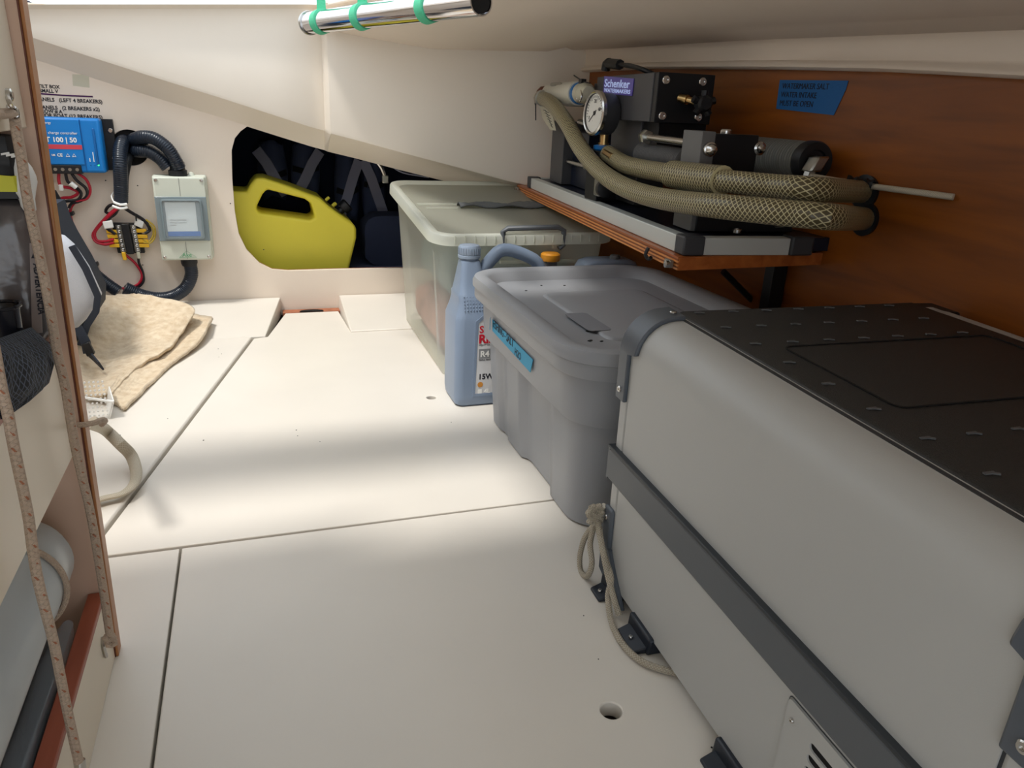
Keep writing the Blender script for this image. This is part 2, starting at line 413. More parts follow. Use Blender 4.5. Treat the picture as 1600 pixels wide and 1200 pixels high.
# moulded cockpit side above the bulkhead (front lower edge slopes down to the right)
def MY(x):                        # distance of the moulding face at x
    return 2.20 if x < .2 else 2.165-(x-.2)*.22
def on_mould(px, py):
    y = 2.2
    for _ in range(12):
        p = PY(px, py, y); y = MY(p.x)
    return PY(px, py, y)
up = [(-30,33),(50,60),(150,93),(250,125),(350,156),(430,182),(486,200)]
upr = [(517,210),(560,221),(640,243),(720,264),(790,283),(830,292),(900,312),(1000,340)]
cols = []
for (px, py) in up: p = PY(px, py, 2.2); cols.append(p)
cols.append(PY(508, 206, 2.216))
for (px, py) in upr: cols.append(on_mould(px, py))
e = cols[-1]; cols.append(Vector((1.02, MY(1.02), e.z-(1.02-e.x)*.2)))
cols.insert(0, Vector((-.8, 2.2, cols[0].z+.25*(.8+cols[0].x))))
rows = []
for c in cols:
    zb = c.z; t = .012
    low = Vector((c.x, WY+.003, zb-.052+ (0.0 if c.x < .2 else -.0)))
    zt_ = .793+.0345*(c.x+.27)/.437 if c.x < .2 else .83
    rows.append([low, Vector((c.x, c.y+.012, zb-.002)), Vector((c.x, c.y+.003, zb+.002)), Vector((c.x, c.y, zb+.010)),
                 Vector((c.x, c.y, zb+(zt_-.02-zb)*.5)), Vector((c.x, c.y, zt_-.03)), Vector((c.x, c.y-.008, zt_-.008)), Vector((c.x, c.y-.03, zt_))])
m = MB(); m.loft(rows)
mould = struct('wall_moulding', m, 'gelcoat', smooth=25, fix=True)

# right liner: ceiling slopes from the hatch edge, step, upright face, lip
def row_at(px, py, x): return PX(px, py, x)
hx = lambda y: .36 if y > 1.66 else .36+(1.66-y)*.22
P1 = [(680,76),(800,60),(1000,42),(1200,30),(1600,10)]
P2 = [(700,84),(800,82),(950,77),(1165,64),(1600,48)]
P3 = [(900,112),(1010,106),(1200,106),(1400,110),(1600,121)]
def interp(tab, y):
    tab = sorted(tab)
    if y <= tab[0][0]: a, b = tab[0], tab[1]
    elif y >= tab[-1][0]: a, b = tab[-2], tab[-1]
    else:
        for a, b in zip(tab[:-1], tab[1:]):
            if a[0] <= y <= b[0]: break
    t = (y-a[0])/(b[0]-a[0]); t = max(-.6, min(1.6, t))
    return a[1]+(b[1]-a[1])*t
T1 = [(p.y, p.z) for p in (row_at(a, b, .74) for a, b in P1)]
T2 = [(p.y, p.z) for p in (row_at(a, b, .86) for a, b in P2)]
T3 = [(p.y, p.z) for p in (row_at(a, b, .885) for a, b in P3)]
rows = []
for i in range(24):
    y = -.5+i*2.75/23
    z1 = max(.715, interp(T1, y)); z2 = min(z1-.012, interp(T2, y)); z3 = min(z2-.03, interp(T3, y)); z3 = max(z3, .62)
    xh = .50 if y < 1.30 else max(.19, .50-(y-1.30)*.40)
    zh = min(.80, z1+.05)
    k = max(0, min(1, (y-1.3)/.8)); k = k*k*(3-2*k)
    L_ = lambda a, b: a+(b-a)*k
    rows.append([Vector((xh-.02, y, L_(zh, .772)+.03)), Vector((xh, y, L_(zh, .772)+.004)), Vector((xh+.02, y, L_(zh, .772))),
                 Vector((L_(.56,.30), y, L_(zh-.01,.758))), Vector((L_(.60,.39), y, L_(zh-.02,.748))), Vector((L_(.64,.48), y, L_(z1+.022,.738))),
                 Vector((.68, y, L_(z1+.012,.743))), Vector((.74, y, L_(z1,.746))), Vector((.78, y, L_(z1-.003, .747))), Vector((.82, y, max(z2+.010, z2+.012-.01*k))), Vector((.85, y, z2)), Vector((.856, y, z2+.002)), Vector((.882, y, z2+.004)), Vector((.886, y, z2-.012)), Vector((.886, y, z2-.03)), Vector((.884, y, z3+.012)), Vector((.876, y, z3+.008)), Vector((.874, y, z3+.002)), Vector((.880, y, z3-.002)), Vector((.93, y, z3-.002))])
m = MB(); m.loft(rows)
ceil_r = struct('ceiling_right', m, 'liner', smooth=60)
m = MB(); m.box(WX, WX+.02, -.5, 2.26, -.02, .80)
wr = struct('wall_right', m, 'wallwood')
# ceiling around the hatch: near part, cross beam, left strip
m = MB(); m.box(-.8, .52, .94, 1.12, .835, .86); m.box(-.8,-.62,-.5,2.3,.835,.86); m.box(-.8,.52,-.5,.72,.835,.86); m.box(.12,.52,.7,.96,.835,.86); m.box(.40,.56,1.1,1.36,.835,.86); 
m.prism([(.2,2.17,.82),(.36,1.72,.83),(.52,1.3,.835),(.9,1.3,.86),(.9,2.3,.86),(.2,2.3,.86)], (0,0,.02))

struct('ceiling', m, 'gelcoat', bevel=.006)

# ================================================================== CHROME TUBE under the hatch
a = PZ(484,36,.752); b = PZ(752,2,.752)
d = (b-a).normalized(); rt = msize(a, 15.5)
tb = thing('chrome_tube', 'polished chrome tube held up under the hatch edge by three green straps', 'tube', a)
part('tube', MB().lathe([(rt*.84,.0),(rt,.0),(rt,(b-a).length),(rt*.9,(b-a).length),(rt*.9,(b-a).length-.03),(.001,(b-a).length-.03)], a, d, 40), 'chrome', tb)
part('end_ring', MB().lathe([(rt*.8,-.006),(rt*1.1,-.006),(rt*1.14,-.002),(rt*1.1,.003),(rt*.8,.003)], a, d, 40), 'steel', tb)
part('tube_end', MB().lathe([(rt*.82,.0),(rt*.82,.003)], b-d*.004, d, 30), 'hole', tb)
for px in (505, 568, 678):
    t = (px-484)/(752-484); q = a.lerp(b, t/(t+(1-t)*1.0) if False else min(.97, t*1.22 if t < .5 else t*1.05))
    m = MB(); m.lathe([(rt*1.02,-.011),(rt*1.13,-.011),(rt*1.13,.011),(rt*1.02,.011)], q, (d+Vector((0,0,.12))).normalized(), 30)
    g = tag(part('green_strap', m, 'greenband'), '', 'strap', 'green straps around the chrome tube')
    part('strap_tail', MB().obox(q+Vector((0,0,rt*1.1+.035)), (.009,0,0), (0,.0015,0), (0,0,.04)), 'greenband', g)
    g['label'] = {505: 'green fabric strap around the chrome tube, nearest its flared far end', 568: 'middle one of the green fabric straps around the chrome tube', 678: 'green fabric strap around the chrome tube nearest its open right end'}[px]

# ================================================================== RIGHT: FRIDGE
yaw = math.radians(2.0); FO = Vector((.412, .757, 0)); FW, FL = .475, .566
ua = Vector((-math.sin(yaw), -math.cos(yaw), 0)); ub = Vector((math.cos(yaw), -math.sin(yaw), 0))
def FR(a, b, z): return FO + ua*a + ub*b + Vector((0, 0, z*(1-.030*a/FL)))
fr = thing('portable_fridge', 'large grey portable fridge box with black textured lid, nearest on the right', 'fridge', FR(FL/2, FW/2, 0))
def fprof(z0, z1, off=0, rtop=.045, n=7):
    """cross-section (b,z) of the shell: upright sides, rounded shoulders"""
    P = [(-off, z0)]
    for k in range(n+1):
        a = math.pi-k*math.pi/2/n; P.append((rtop+rtop*math.cos(a)-off*max(0,-math.cos(a)), z1-rtop+rtop*math.sin(a)+off*math.sin(a)))
    P += [(FW-q[0], q[1]) for q in P[::-1]]
    return P
def extr(m, prof, a0, a1):
    return m.loft([[FR(a0, b, z) for b, z in prof], [FR(a1, b, z) for b, z in prof]], True, True)
part('seam_core', extr(MB(), fprof(.020, .3760, -.0012), .004, FL-.004), 'bumperdark', fr)
part('body_shell', extr(MB(), fprof(.018, .377), .0235, FL-.0235), 'fridgegrey', fr)
for a0, a1 in ((0, .0222), (FL-.0222, FL)):
    part('end_cap', extr(MB(), fprof(.018, .376), a0, a1), 'fridgegrey', fr, bevel=.004)
# black lid
m = MB(); P = [(.058,.367),(.060,.378),(.066,.3805),(FW-.066,.3805),(FW-.060,.378),(FW-.058,.367)]
lid = part('lid', extr(m, P, .010, FL-.012), 'fridgetop', fr, bevel=.0015)
part('lid_frame_edge', MB().hexa([FR(.012,.0525,.365),FR(FL-.012,.0525,.365),FR(FL-.012,.0575,.365),FR(.012,.0575,.365),FR(.012,.0525,.3775),FR(FL-.012,.0525,.3775),FR(FL-.012,.0575,.3775),FR(.012,.0575,.3775)]), 'bumperdark', lid)
# recessed rectangle in the lid (thin raised outline) and tread marks
def inlid(px, py):
    p = PZ(px, py, .3735); q = p-FO; return q.dot(ua), q.dot(ub)
A0, B0 = .150, .105; A1, B1 = .315, .385
o_ = rrect((B1-B0)/2, (A1-A0)/2, .012, (B0+B1)/2, (A0+A1)/2)
i_ = rrect((B1-B0)/2-.0018, (A1-A0)/2-.0018, .0105, (B0+B1)/2, (A0+A1)/2)
m = MB(); m.loft([[FR(a, b, .3808) for b, a in o_], [FR(a, b, .3818) for b, a in o_], [FR(a, b, .3818) for b, a in i_], [FR(a, b, .3808) for b, a in i_]], True)
part('lid_outline', m, 'hole', lid)
tm = None
for i in range(9):
    for j in range(8):
        a = .022+i*.0577; b = .081+j*.0465
        if a > FL-.02 or b > FW-.075: continue
        if A0-.01 < a < A1+.01 and B0-.015 < b < B1+.01: continue
        if tm is None:
            m = MB(); c = FR(a, b, .3816)
            m.obox(c, ub*.0048, ua*.0014, Vector((0,0,.0006))); m.obox(c+ub*.0045+ua*.0018, (ub+ua*.6)*.0022, (ua-ub*.6)*.0010, Vector((0,0,.0006)))
            tm = part('tread_mark', m, 'treadshine', lid, smooth=0); tm0 = c
        else:
            t2 = tm.copy(); C.objects.link(t2); t2.location = FR(a, b, .3816)-tm0
# bumper strip
def side_strip(z0, z1, out, a0, a1):
    return MB().hexa([FR(a0,-out,z0),FR(a1,-out,z0),FR(a1,.004,z0),FR(a0,.004,z0),FR(a0,-out,z1),FR(a1,-out,z1),FR(a1,.004,z1),FR(a0,.004,z1)])
bp_ = part('bumper_strip', side_strip(.157,.200,.006,-.004,FL+.002), 'bumper', fr, bevel=.003)
part('bumper_lip', side_strip(.2005,.2045,.0075,-.004,FL+.002), 'bumperdark', fr, bevel=.001)
part('bumper_end', MB().hexa([FR(-.005,-.006,.157),FR(-.0005,-.006,.157),FR(-.0005,FW,.157),FR(-.005,FW,.157),FR(-.005,-.006,.200),FR(-.0005,-.006,.200),FR(-.0005,FW,.200),FR(-.005,FW,.200)]), 'bumper', fr)
# corner brackets: band following the shoulder profile
def bracket(a0, a1, aw, name='corner_bracket'):
    """upper bracket over the shoulder: wide top part, narrower leg"""
    n = 8; rt_ = .045; prof = [(0, .270), (0, .332)]
    for k in range(1, n+1):
        a = math.pi-k*math.pi/2/n; prof.append((rt_+rt_*math.cos(a), .377-rt_+rt_*math.sin(a)))
    prof.append((.056, .378))
    rows = []
    for i, (b, z) in enumerate(prof):
        # outward normal
        if i < 2: nb, nz = -1, 0
        else:
            a = math.pi-(i-1)*math.pi/2/n; nb, nz = math.cos(a), math.sin(a)
            if i == len(prof)-1: nb, nz = 0, 1
        wide = aw if i >= 2 else (a1-a0)
        far, near = (a0, a0+wide) if aw > 0 and a0 < FL/2 else (a1-wide, a1)
        rows.append([FR(far, b+nb*.005, z+nz*.005), FR(near, b+nb*.005, z+nz*.005), FR(near, b-nb*.001, z-nz*.001), FR(far, b-nb*.001, z-nz*.001)])
        if i == 1:
            wide = aw; far, near = (a0, a0+wide) if a0 < FL/2 else (a1-wide, a1); z += .004
            rows.append([FR(far, b+nb*.005, z), FR(near, b+nb*.005, z), FR(near, b-nb*.001, z), FR(far, b-nb*.001, z)])
    m = MB(); m.loft(rows, True, True)
    return part(name, m, 'bracketgrey', fr, bevel=.002)
def screw(p, n, r, parent, mt='steel'):
    n = Vector(n).normalized()
    part('screw', MB().lathe([(r, 0), (r, .0012), (r*.8, .0022), (r*.42, .0023), (r*.4, .0008), (.0001, .0008)], p, n, 14), mt, parent)
b1 = bracket(-.004, .020, .042); b2 = bracket(FL-.024, FL+.003, .040)
screw(FR(.008, -.005, .284), -ub, .0042, b1); screw(FR(.024, .046, .383), (0,0,1), .0042, b1)
screw(FR(FL-.010, -.005, .284), -ub, .0046, b2)
b3 = part('corner_bracket', side_strip(.02,.118,.005,-.004,.020), 'bracketgrey', fr, bevel=.004)
screw(FR(.008, -.005, .104), -ub, .0038, b3)
part('corner_bracket', side_strip(.02,.118,.005,FL-.022,FL+.003), 'bracketgrey', fr, bevel=.004)
m = MB(); m.prism([FR(-.003,-.005,.02),FR(.045,-.005,.004),FR(.075,-.005,.004),FR(.04,-.005,.040),FR(.022,-.005,.062),FR(-.003,-.005,.062)], ub*.006)
part('lower_guard', m, 'bracketgrey', fr, bevel=.0015)
# black feet with clamps
for (a, ln) in ((.012,.040),(.098,.056),(.297,.06)):
    f = part('foot', MB().hexa([FR(a,-.008,.0),FR(a+ln,-.008,.0),FR(a+ln,.04,.0),FR(a,.04,.0),FR(a,-.006,.022),FR(a+ln,-.006,.022),FR(a+ln,.04,.022),FR(a,.04,.022)]), 'footblack', fr, bevel=.003)
    part('foot_tab', MB().hexa([FR(a+.006,-.024,.0),FR(a+ln-.006,-.024,.0),FR(a+ln-.004,-.004,.0),FR(a+.004,-.004,.0),FR(a+.006,-.024,.004),FR(a+ln-.006,-.024,.004),FR(a+ln-.004,-.004,.010),FR(a+.004,-.004,.010)]), 'footblack', f, bevel=.0015)
    screw(FR(a+ln/2,-.016,.007), (0,0,1), .003, f)
part('foot', MB().hexa([FR(.03,FW-.06,0),FR(.09,FW-.06,0),FR(.09,FW-.01,0),FR(.03,FW-.01,0),FR(.03,FW-.06,.02),FR(.09,FW-.06,.02),FR(.09,FW-.01,.02),FR(.03,FW-.01,.02)]), 'footblack', fr)
part('foot', MB().hexa([FR(.46,FW-.06,0),FR(.52,FW-.06,0),FR(.52,FW-.01,0),FR(.46,FW-.01,0),FR(.46,FW-.06,.02),FR(.52,FW-.06,.02),FR(.52,FW-.01,.02),FR(.46,FW-.01,.02)]), 'footblack', fr)
# vent plate with slots
va0, va1, vz0, vz1 = .377, .527, .022, .148
slots = []
def av(a, z): return (a, z)
for i in range(7):
    z = .128-i*.0125
    slots.append(rrect(.028, .0040, .0039, va0+.060, z, seg=3))
    slots.append(rrect(.026, .0040, .0039, va0+.116, z, seg=3))
m = curve_plate([rrect((va1-va0)/2, (vz1-vz0)/2, .004, (va0+va1)/2, (vz0+vz1)/2, seg=3)]+slots, .0025)
for v in m.bm.verts: v.co = FR(v.co.x, -.003+ (.0025-v.co.z) if False else -.0025+v.co.z, v.co.y)
vent = part('vent_plate', m, 'fridgegrey', fr)
part('vent_dark', MB().hexa([FR(va0+.004,-.0006,vz0+.004),FR(va1-.004,-.0006,vz0+.004),FR(va1-.004,.001,vz0+.004),FR(va0+.004,.001,vz0+.004),FR(va0+.004,-.0006,vz1-.004),FR(va1-.004,-.0006,vz1-.004),FR(va1-.004,.001,vz1-.004),FR(va0+.004,.001,vz1-.004)]), 'hole', vent)
for a, z in ((va0+.009, vz1-.017), (va0+.009, vz0+.012), (va1-.008, vz1-.01)): screw(FR(a, -.0025, z), -ub, .0024, vent)
mm = MB(); ol = rrect((va1-va0)/2+.001, (vz1-vz0)/2+.001, .004, (va0+va1)/2, (vz0+vz1)/2, seg=3)
mm.loft([[FR(a, -.0008, z) for a, z in ol], [FR(a, -.0004, z) for a, z in rrect((va1-va0)/2+.002, (vz1-vz0)/2+.002, .005, (va0+va1)/2, (vz0+vz1)/2, seg=3)]], True)
part('vent_gap', mm, 'bumperdark', vent)
# rear hinge rail of the fridge lid
part('hinge_cover', MB().hexa([FR(.0,FW-.09,.362),FR(.03,FW-.09,.362),FR(.05,FW-.02,.350),FR(.0,FW-.02,.350),FR(.0,FW-.09,.378),FR(.03,FW-.09,.378),FR(.05,FW-.02,.376),FR(.0,FW-.02,.376)]), 'black', fr, bevel=.003)

# rope on the fridge
rp = [FR(-.010,-.001,.155), FR(-.004,-.010,.140), FR(.004,-.012,.125), FR(.012,-.012,.10), FR(.035,-.012,.06), FR(.055,-.020,.03), FR(.085,-.036,.008), FR(.13,-.038,.006), FR(.17,-.020,.006), FR(.195,-.004,.006)]
r1 = thing('tan_rope', 'beige braided rope knotted at the far corner of the grey fridge', 'rope', FR(0,-.02,0))
RR = .0041
def px_rope(l): return [PP(x, y, FR(.02,-o,0), ub) for x, y, o in l]
part('rope_strand', MB().tube(px_rope([(944,790,.006),(935,803,.010),(936,830,.012),(945,870,.012),(955,905,.014)])+[PZ(950,930,.02), PZ(955,970,.006), PZ(972,1005,.0055), PZ(1000,1032,.0055), PZ(1035,1046,.0055), PZ(1060,1052,.0055)], RR, 8, .006), 'roperope', r1)
part('rope_strand', MB().tube(px_rope([(934,812,.012),(940,850,.018),(950,900,.016),(962,945,.014),(968,962,.012)]), RR, 8, .006), 'roperope', r1)
part('rope_strand', MB().tube(px_rope([(930,818,.014),(914,840,.020),(906,870,.022),(908,893,.022),(918,900,.022),(925,880,.022),(922,850,.020),(928,822,.014)]), RR*.95, 8, .005), 'roperope', r1)
kn = px_rope([(930,800,.016)])[0]
part('knot', MB().tube([kn+Vector((.011*math.cos(a*1.9), .004*math.sin(a*3.1)-.002, .012*math.sin(a*1.3)-.002)) for a in range(11)], RR, 8, .004), 'roperope', r1)

# ================================================================== GREY TOTE
tote = thing('storage_tote', 'grey plastic tote with blue tape reading FISHING, between fridge and oil jug', 'tote', (.625, 1.125, 0))
TX0, TX1, TY0, TY1 = .427, .745, .873, 1.348
cxt, cyt = (TX0+TX1)/2, (TY0+TY1)/2; hx0, hy0 = (TX1-TX0)/2, (TY1-TY0)/2
def totemod(p, z):
    x, y = p
    def sm(t): t = max(0, min(1, t)); return t*t*(3-2*t)
    if z < .178:
        f = (y-TY0)/(TY1-TY0); ind = 0
        for a, b, dpt in ((.26,.53,.012),(.72,.80,.005),(.80,.97,.0)):
            ind = max(ind, dpt*min(sm((f-a)/.022+.5), sm((b-f)/.022+.5)))
        if x < cxt and ind: x += ind*min(1, (cxt-x)/hx0)
        if x > cxt and ind: x -= ind*min(1, (x-cxt)/hx0)
        g = (x-TX0)/(TX1-TX0); ind = .012*min(sm((g-.28)/.03+.5), sm((.72-g)/.03+.5))
        y += ind*(1 if y < cyt else -1)*min(1, abs(y-cyt)/hy0)
    return x, y
rows = []
for z, dx, r in ((0,-.006,.050),(.004,.0,.054),(.10,.007,.056),(.165,.011,.058),(.177,.012,.058),(.1785,.018,.062),(.1800,.021,.064),(.184,.022,.064),(.232,.025,.066),(.270,.026,.068)):
    P = rrect(hx0+dx, hy0+dx, r, cxt, cyt, seg=8, side=30)
    rows.append([Vector((*totemod(p, z), z)) for p in P])
m = MB(); m.loft(rows, True, True)
part('tub', m, 'toteplastic', tote, smooth=40)
rows = []
LZ = .257
for dz, dx, r in ((0,.030,.07),(0,.040,.078),(.004,.042,.08),(.022,.042,.08),(.024,.046,.084),(.034,.046,.084),(.041,.043,.082),(.0435,.036,.075),(.043,.022,.062),(.038,.014,.054),(.022,.006,.048),(.020,-.002,.042),(.020,-.15,.01)):
    rows.append([Vector((*p, LZ+dz)) for p in rrect(hx0+dx, hy0+dx, r, cxt, cyt, seg=10, side=2)])
m = MB(); m.loft(rows, True, True)
tl = part('lid', m, 'toteplastic', tote, smooth=40)
# raised panel on the lid
def lidring(hx_, hy_, r, z): return [Vector((*p, z)) for p in rrect(hx_, hy_, r, cxt+.01, cyt-.01, seg=6)]
m = MB(); m.loft([lidring(.105,.150,.02,LZ+.0201), lidring(.103,.148,.02,LZ+.0232), lidring(.098,.143,.018,LZ+.0240), lidring(.06,.10,.018,LZ+.0240)], True, True)
part('lid_panel', m, 'toteplastic', tl, smooth=50)
m = MB(); m.loft([[Vector((*p, LZ+.0242)) for p in rrect(.020,.052,.008,PZ(918,502,.282).x,PZ(918,502,.282).y)], [Vector((*p, LZ+.0249)) for p in rrect(.020,.052,.008,PZ(918,502,.282).x,PZ(918,502,.282).y)]], True, True)
xform(m, Matrix.Identity(4)); part('lid_emblem', m, 'totepatch', tl, label='darker stippled oval patch')
m = MB()
for px, py, s in ((859,420,.004),(920,431,.004),(922,532,.004),(918,517,.003),(940,533,.002),(936,495,.002),(822,454,.0015),(882,446,.0015),(846,446,.001)):
    p = PZ(px, py, LZ+.0208); m.obox(p, (s*.9,s*.5,0), (-.001,.0012,0), (0,0,.0006))
part('lid_debris', m, 'dirt', tl, kind='stuff')
# blue tape on the long side
tx = cxt-hx0-.0268
def onside(px, py): return PX(px, py, tx)
q = [onside(770,499), onside(833,562), onside(829,582), onside(770,517)]
m = MB(); m.prism(q, (-.0008,0,0)); tp = part('tape', m, 'tapeblue', tote, label='blue masking tape with black handwriting')
dq = (q[1]-q[0]); RT = rotm(dq, (0,0,1))
text('tape_writing', 'FISHING - SALT', .0215, q[3].lerp(q[0], .42)+dq*.02+Vector((-.0011,0,0)), RT, 'ink', tp, sx=.8)
text('tape_writing', 'H2O', .018, q[3].lerp(q[2], .62)+Vector((-.0011,0,.002)), RT, 'ink', tp, sx=.9)
part('tape_end', MB().obox(q[0].lerp(q[3], .6)+Vector((-.004,.004,.004)), (.0005,0,0), (.002,.006,0), (0,0,.010)), 'tapeblue', tp)

# ================================================================== OIL JUG
jug = thing('oil_jug', 'blue-grey four litre engine oil jug with white and red label', 'jug', (.47, 1.45, 0))
JX0, JX1, JY0, JY1 = .370, .575, 1.392, 1.505
cj, dj = (JX0+JX1)/2, (JY0+JY1)/2; hj, kj = (JX1-JX0)/2, (JY1-JY0)/2
rows = []
for z, l, rgt, k, r in ((0,.010,-.010,-.008,.012),(.006,.002,-.003,-.002,.016),(.022,.0,.0,.0,.018),(.188,.0,.0,.0,.018),(.198,.003,-.02,-.003,.018),(.212,.0075,-.07,-.006,.018),(.228,.010,-.118,-.010,.018),(.238,.009,-.128,-.013,.016),(.242,.0115,-.131,-.016,.014),(.265,.0145,-.137,-.024,.013),(.285,.017,-.142,-.030,.012),(.305,.0195,-.1465,-.0355,.012)):
    x0, x1 = JX0+l, JX1+rgt
    rows.append([Vector((*p, z)) for p in rrect((x1-x0)/2, max(.012, kj+k), min(r, (x1-x0)/2-.001), (x0+x1)/2, dj, seg=5)])
m = MB(); m.loft(rows, True, True); jb = part('bottle_body', m, 'oilbottle', jug, smooth=45)
cc = Vector((JX0+.0390, dj, .305))
part('neck_ring', MB().lathe([(.017,-.004),(.0195,-.003),(.0195,.003),(.017,.004)], cc, (0,0,1), 28), 'oilbottle', jug)
cap_m = MB(); cap_m.lathe([(.0222,.004),(.0235,.005),(.0235,.010),(.0222,.011),(.0228,.012),(.0225,.026),(.020,.030),(.010,.0315)], cc, (0,0,1), 32)
part('cap', cap_m, 'oilcap', jug)
m = MB()
for i in range(26):
    a = 2*math.pi*i/26; p = cc+Vector((math.cos(a)*.0228, math.sin(a)*.0228, .019)); m.obox(p, (math.cos(a)*.0006, math.sin(a)*.0006,0), (-math.sin(a)*.0009, math.cos(a)*.0009,0), (0,0,.0065))
part('cap_ribs', m, 'oilcap', jug, kind='stuff')
part('handle', MB().tube([(JX0+.055,dj,.262),(JX0+.070,dj,.285),(JX0+.092,dj,.311),(JX0+.106,dj,.322),(JX0+.126,dj,.323),(JX0+.160,dj,.312),(JX0+.188,dj,.296),(JX0+.198,dj,.270),(JX0+.192,dj,.22),(JX0+.18,dj,.18)], .0135, 12, .01), 'oilbottle', jug)
# grip dots
m = MB()
for i in range(5):
    for j in range(9):
        p = Vector((JX0+.018+j*.0062, JY0+.0135-i*.0022, .237-i*.0065)); m.ball(p, .0016, 1)
part('grip_dots', m, 'oilbottle', jug, kind='stuff')
lab = [(JX0+.042,.030),(JX1-.012,.030),(JX1-.012,.185),(JX1-.03,.200),(JX0+.064,.200),(JX0+.046,.185)]
m = MB(); m.prism([(x, JY0-.0002, z) for x, z in lab], (0,-.0006,0)); lb = part('label_front', m, 'labelwhite', jug)
m = MB(); fr0 = [(JX0+.037,.024),(JX1-.008,.024),(JX1-.008,.188),(JX1-.028,.205),(JX0+.060,.205),(JX0+.040,.189)]
m.loft([[Vector((x,JY0+.0005,z)) for x, z in fr0], [Vector((x,JY0-.0016,z)) for x, z in fr0], [Vector((x,JY0-.0016,z)) for x, z in lab], [Vector((x,JY0+.0,z)) for x, z in lab]], True)
part('label_rim', m, 'oilbottle', jug)
yl = JY0-.0011; X0 = JX0+.048
text('printing', 'Shell', .021, (X0,yl,.164), FACE_CAM, 'labelred', lb, bold=.0005)
text('printing', 'Rimula', .026, (X0-.001,yl,.142), FACE_CAM, 'labelred', lb, bold=.001)
text('printing', 'HEAVY DUTY ENGINE OIL', .0052, (X0,yl,.136), FACE_CAM, 'ink', lb)
part('printed_square', MB().box(X0,X0+.025,yl-.0002,yl,.108,.129), 'labelgrey', lb)
text('printing', 'R4', .018, (X0+.003,yl-.0004,.112), FACE_CAM, 'white', lb, bold=.0005)
text('printing', 'TRIPLE PROTECTION', .0048, (X0,yl,.103), FACE_CAM, 'ink', lb)
text('printing', '15W-40', .0165, (X0,yl,.062), FACE_CAM, 'ink', lb, bold=.0005)
part('printed_roundel', MB().lathe([(.006,0),(.006,.0004)], (X0+.005,yl,.050), (0,-1,0), 20), 'gold', lb)
text('printing', '4L', .013, (X0+.014,yl,.030), FACE_CAM, 'white', lb, bold=.0005)
part('printed_square', MB().box(X0,X0+.009,yl-.0002,yl,.0295,.0395), 'white', lb)

# items behind the tote
ob = thing('orange_capped_bottle', 'bottle behind the tote lid of which only the orange cap shows', 'bottle', (.60, 1.532, 0))
p = PY(860, 400, 1.532)
rows = [[Vector((*q, z)) for q in rrect(h, h*.7, h*.5, p.x, 1.532, seg=4)] for z, h in ((0,.024),(.2,.025),(.24,.022),(p.z-.014,.015),(p.z-.008,.0135))]
m = MB(); m.loft(rows, True, True); part('bottle_body', m, 'greydevlight', ob)
part('cap', MB().lathe([(.021,-.010),(.022,-.008),(.022,.004),(.018,.0075)], p, (0,0,1), 24), 'orangecap', ob)
p = PY(948, 408, 1.50)
gj = thing('grey_jug', 'light grey rounded container top just behind the tote lid', 'jug', (p.x, 1.50, 0))
rows = [[Vector((*q, z)) for q in rrect(.075-d, .035-d*.3, .02, p.x, 1.50, seg=5)] for z, d in ((0,0),(.26,0),(p.z-.012,.004),(p.z,.010),(p.z+.006,.025))]
m = MB(); m.loft(rows, True, True); part('container_body', m, 'oilcap', gj, smooth=50)
part('cap', MB().lathe([(.012,.0),(.012,.008),(.010,.010)], (p.x+.02,1.50,p.z+.004), (0,0,1), 20), 'greydevlight', gj)

# ================================================================== CLEAR BIN
bn = thing('clear_storage_bin', 'large translucent storage bin with lid, at the foot of the bulkhead', 'bin', (.57, 1.80, 0))
BX0, BX1, BY0, BY1 = .392, .752, 1.578, 2.075
cb, db_ = (BX0+BX1)/2, (BY0+BY1)/2; hb, kb = (BX1-BX0)/2, (BY1-BY0)/2
def BZ(z, y): return z*(1+.125*(y-BY0)/(BY1-BY0)) + .010*max(0, (y-1.95)/.1)*0 + .008*(y-BY0)/(BY1-BY0)
def blev(z, dx, r, mod=None):
    out = []
    for x, y in rrect(hb+dx, kb+dx, r, cb, db_, seg=6, side=24):
        if mod:
            f = (y-BY0)/(BY1-BY0)
            if .14 < f < .86: x += mod*(1 if x < cb else -1)*min(1, min(f-.14, .86-f)/.02)*min(1, abs(x-cb)/hb)
        out.append(Vector((x, y, BZ(z, y))))
    return out
m = MB(); m.loft([blev(.0,-.01,.03), blev(.004,0,.034), blev(.03,.001,.034), blev(.04,.002,.034,.010), blev(.27,.016,.036,.010), blev(.29,.018,.036), blev(.316,.020,.036), blev(.316,.028,.044), blev(.322,.030,.046), blev(.322,.026,.044)], True)
V = m.bm.verts
part('tub', m, 'frosted', bn, smooth=50)
m = MB(); m.loft([[Vector((x,y,BZ(.003,y))) for x, y in rrect(hb-.01,kb-.01,.03,cb,db_)], [Vector((x,y,BZ(.004,y))) for x, y in rrect(.02,.02,.01,cb,db_)]], True, True)
part('tub_floor', m, 'frosted', bn)
m = MB(); m.loft([blev(.319,.026,.046), blev(.319,.034,.05), blev(.320,.040,.054), blev(.339,.039,.054), blev(.343,.036,.05), blev(.3435,.026,.044), blev(.340,.018,.036), blev(.337,.014,.032)], True)
bl = part('lid', m, 'frostrim', bn, smooth=50, label='paler translucent lid rim')
m = MB(); m.loft([blev(.335,.013,.032), blev(.337,.013,.032), blev(.338,.008,.03), blev(.338,-.12,.02)], True, True)
part('lid_panel', m, 'frostlid', bl, smooth=50, label='grey translucent lid panel')
m = MB()
for i in range(16):
    x = BX0+.01+i*(BX1-BX0-.02)/15
    m.box(x-.0008, x+.0008, BY0-.0415, BY0-.038, .322, .338)
part('rim_ribs', m, 'frostrim', bl, kind='stuff')
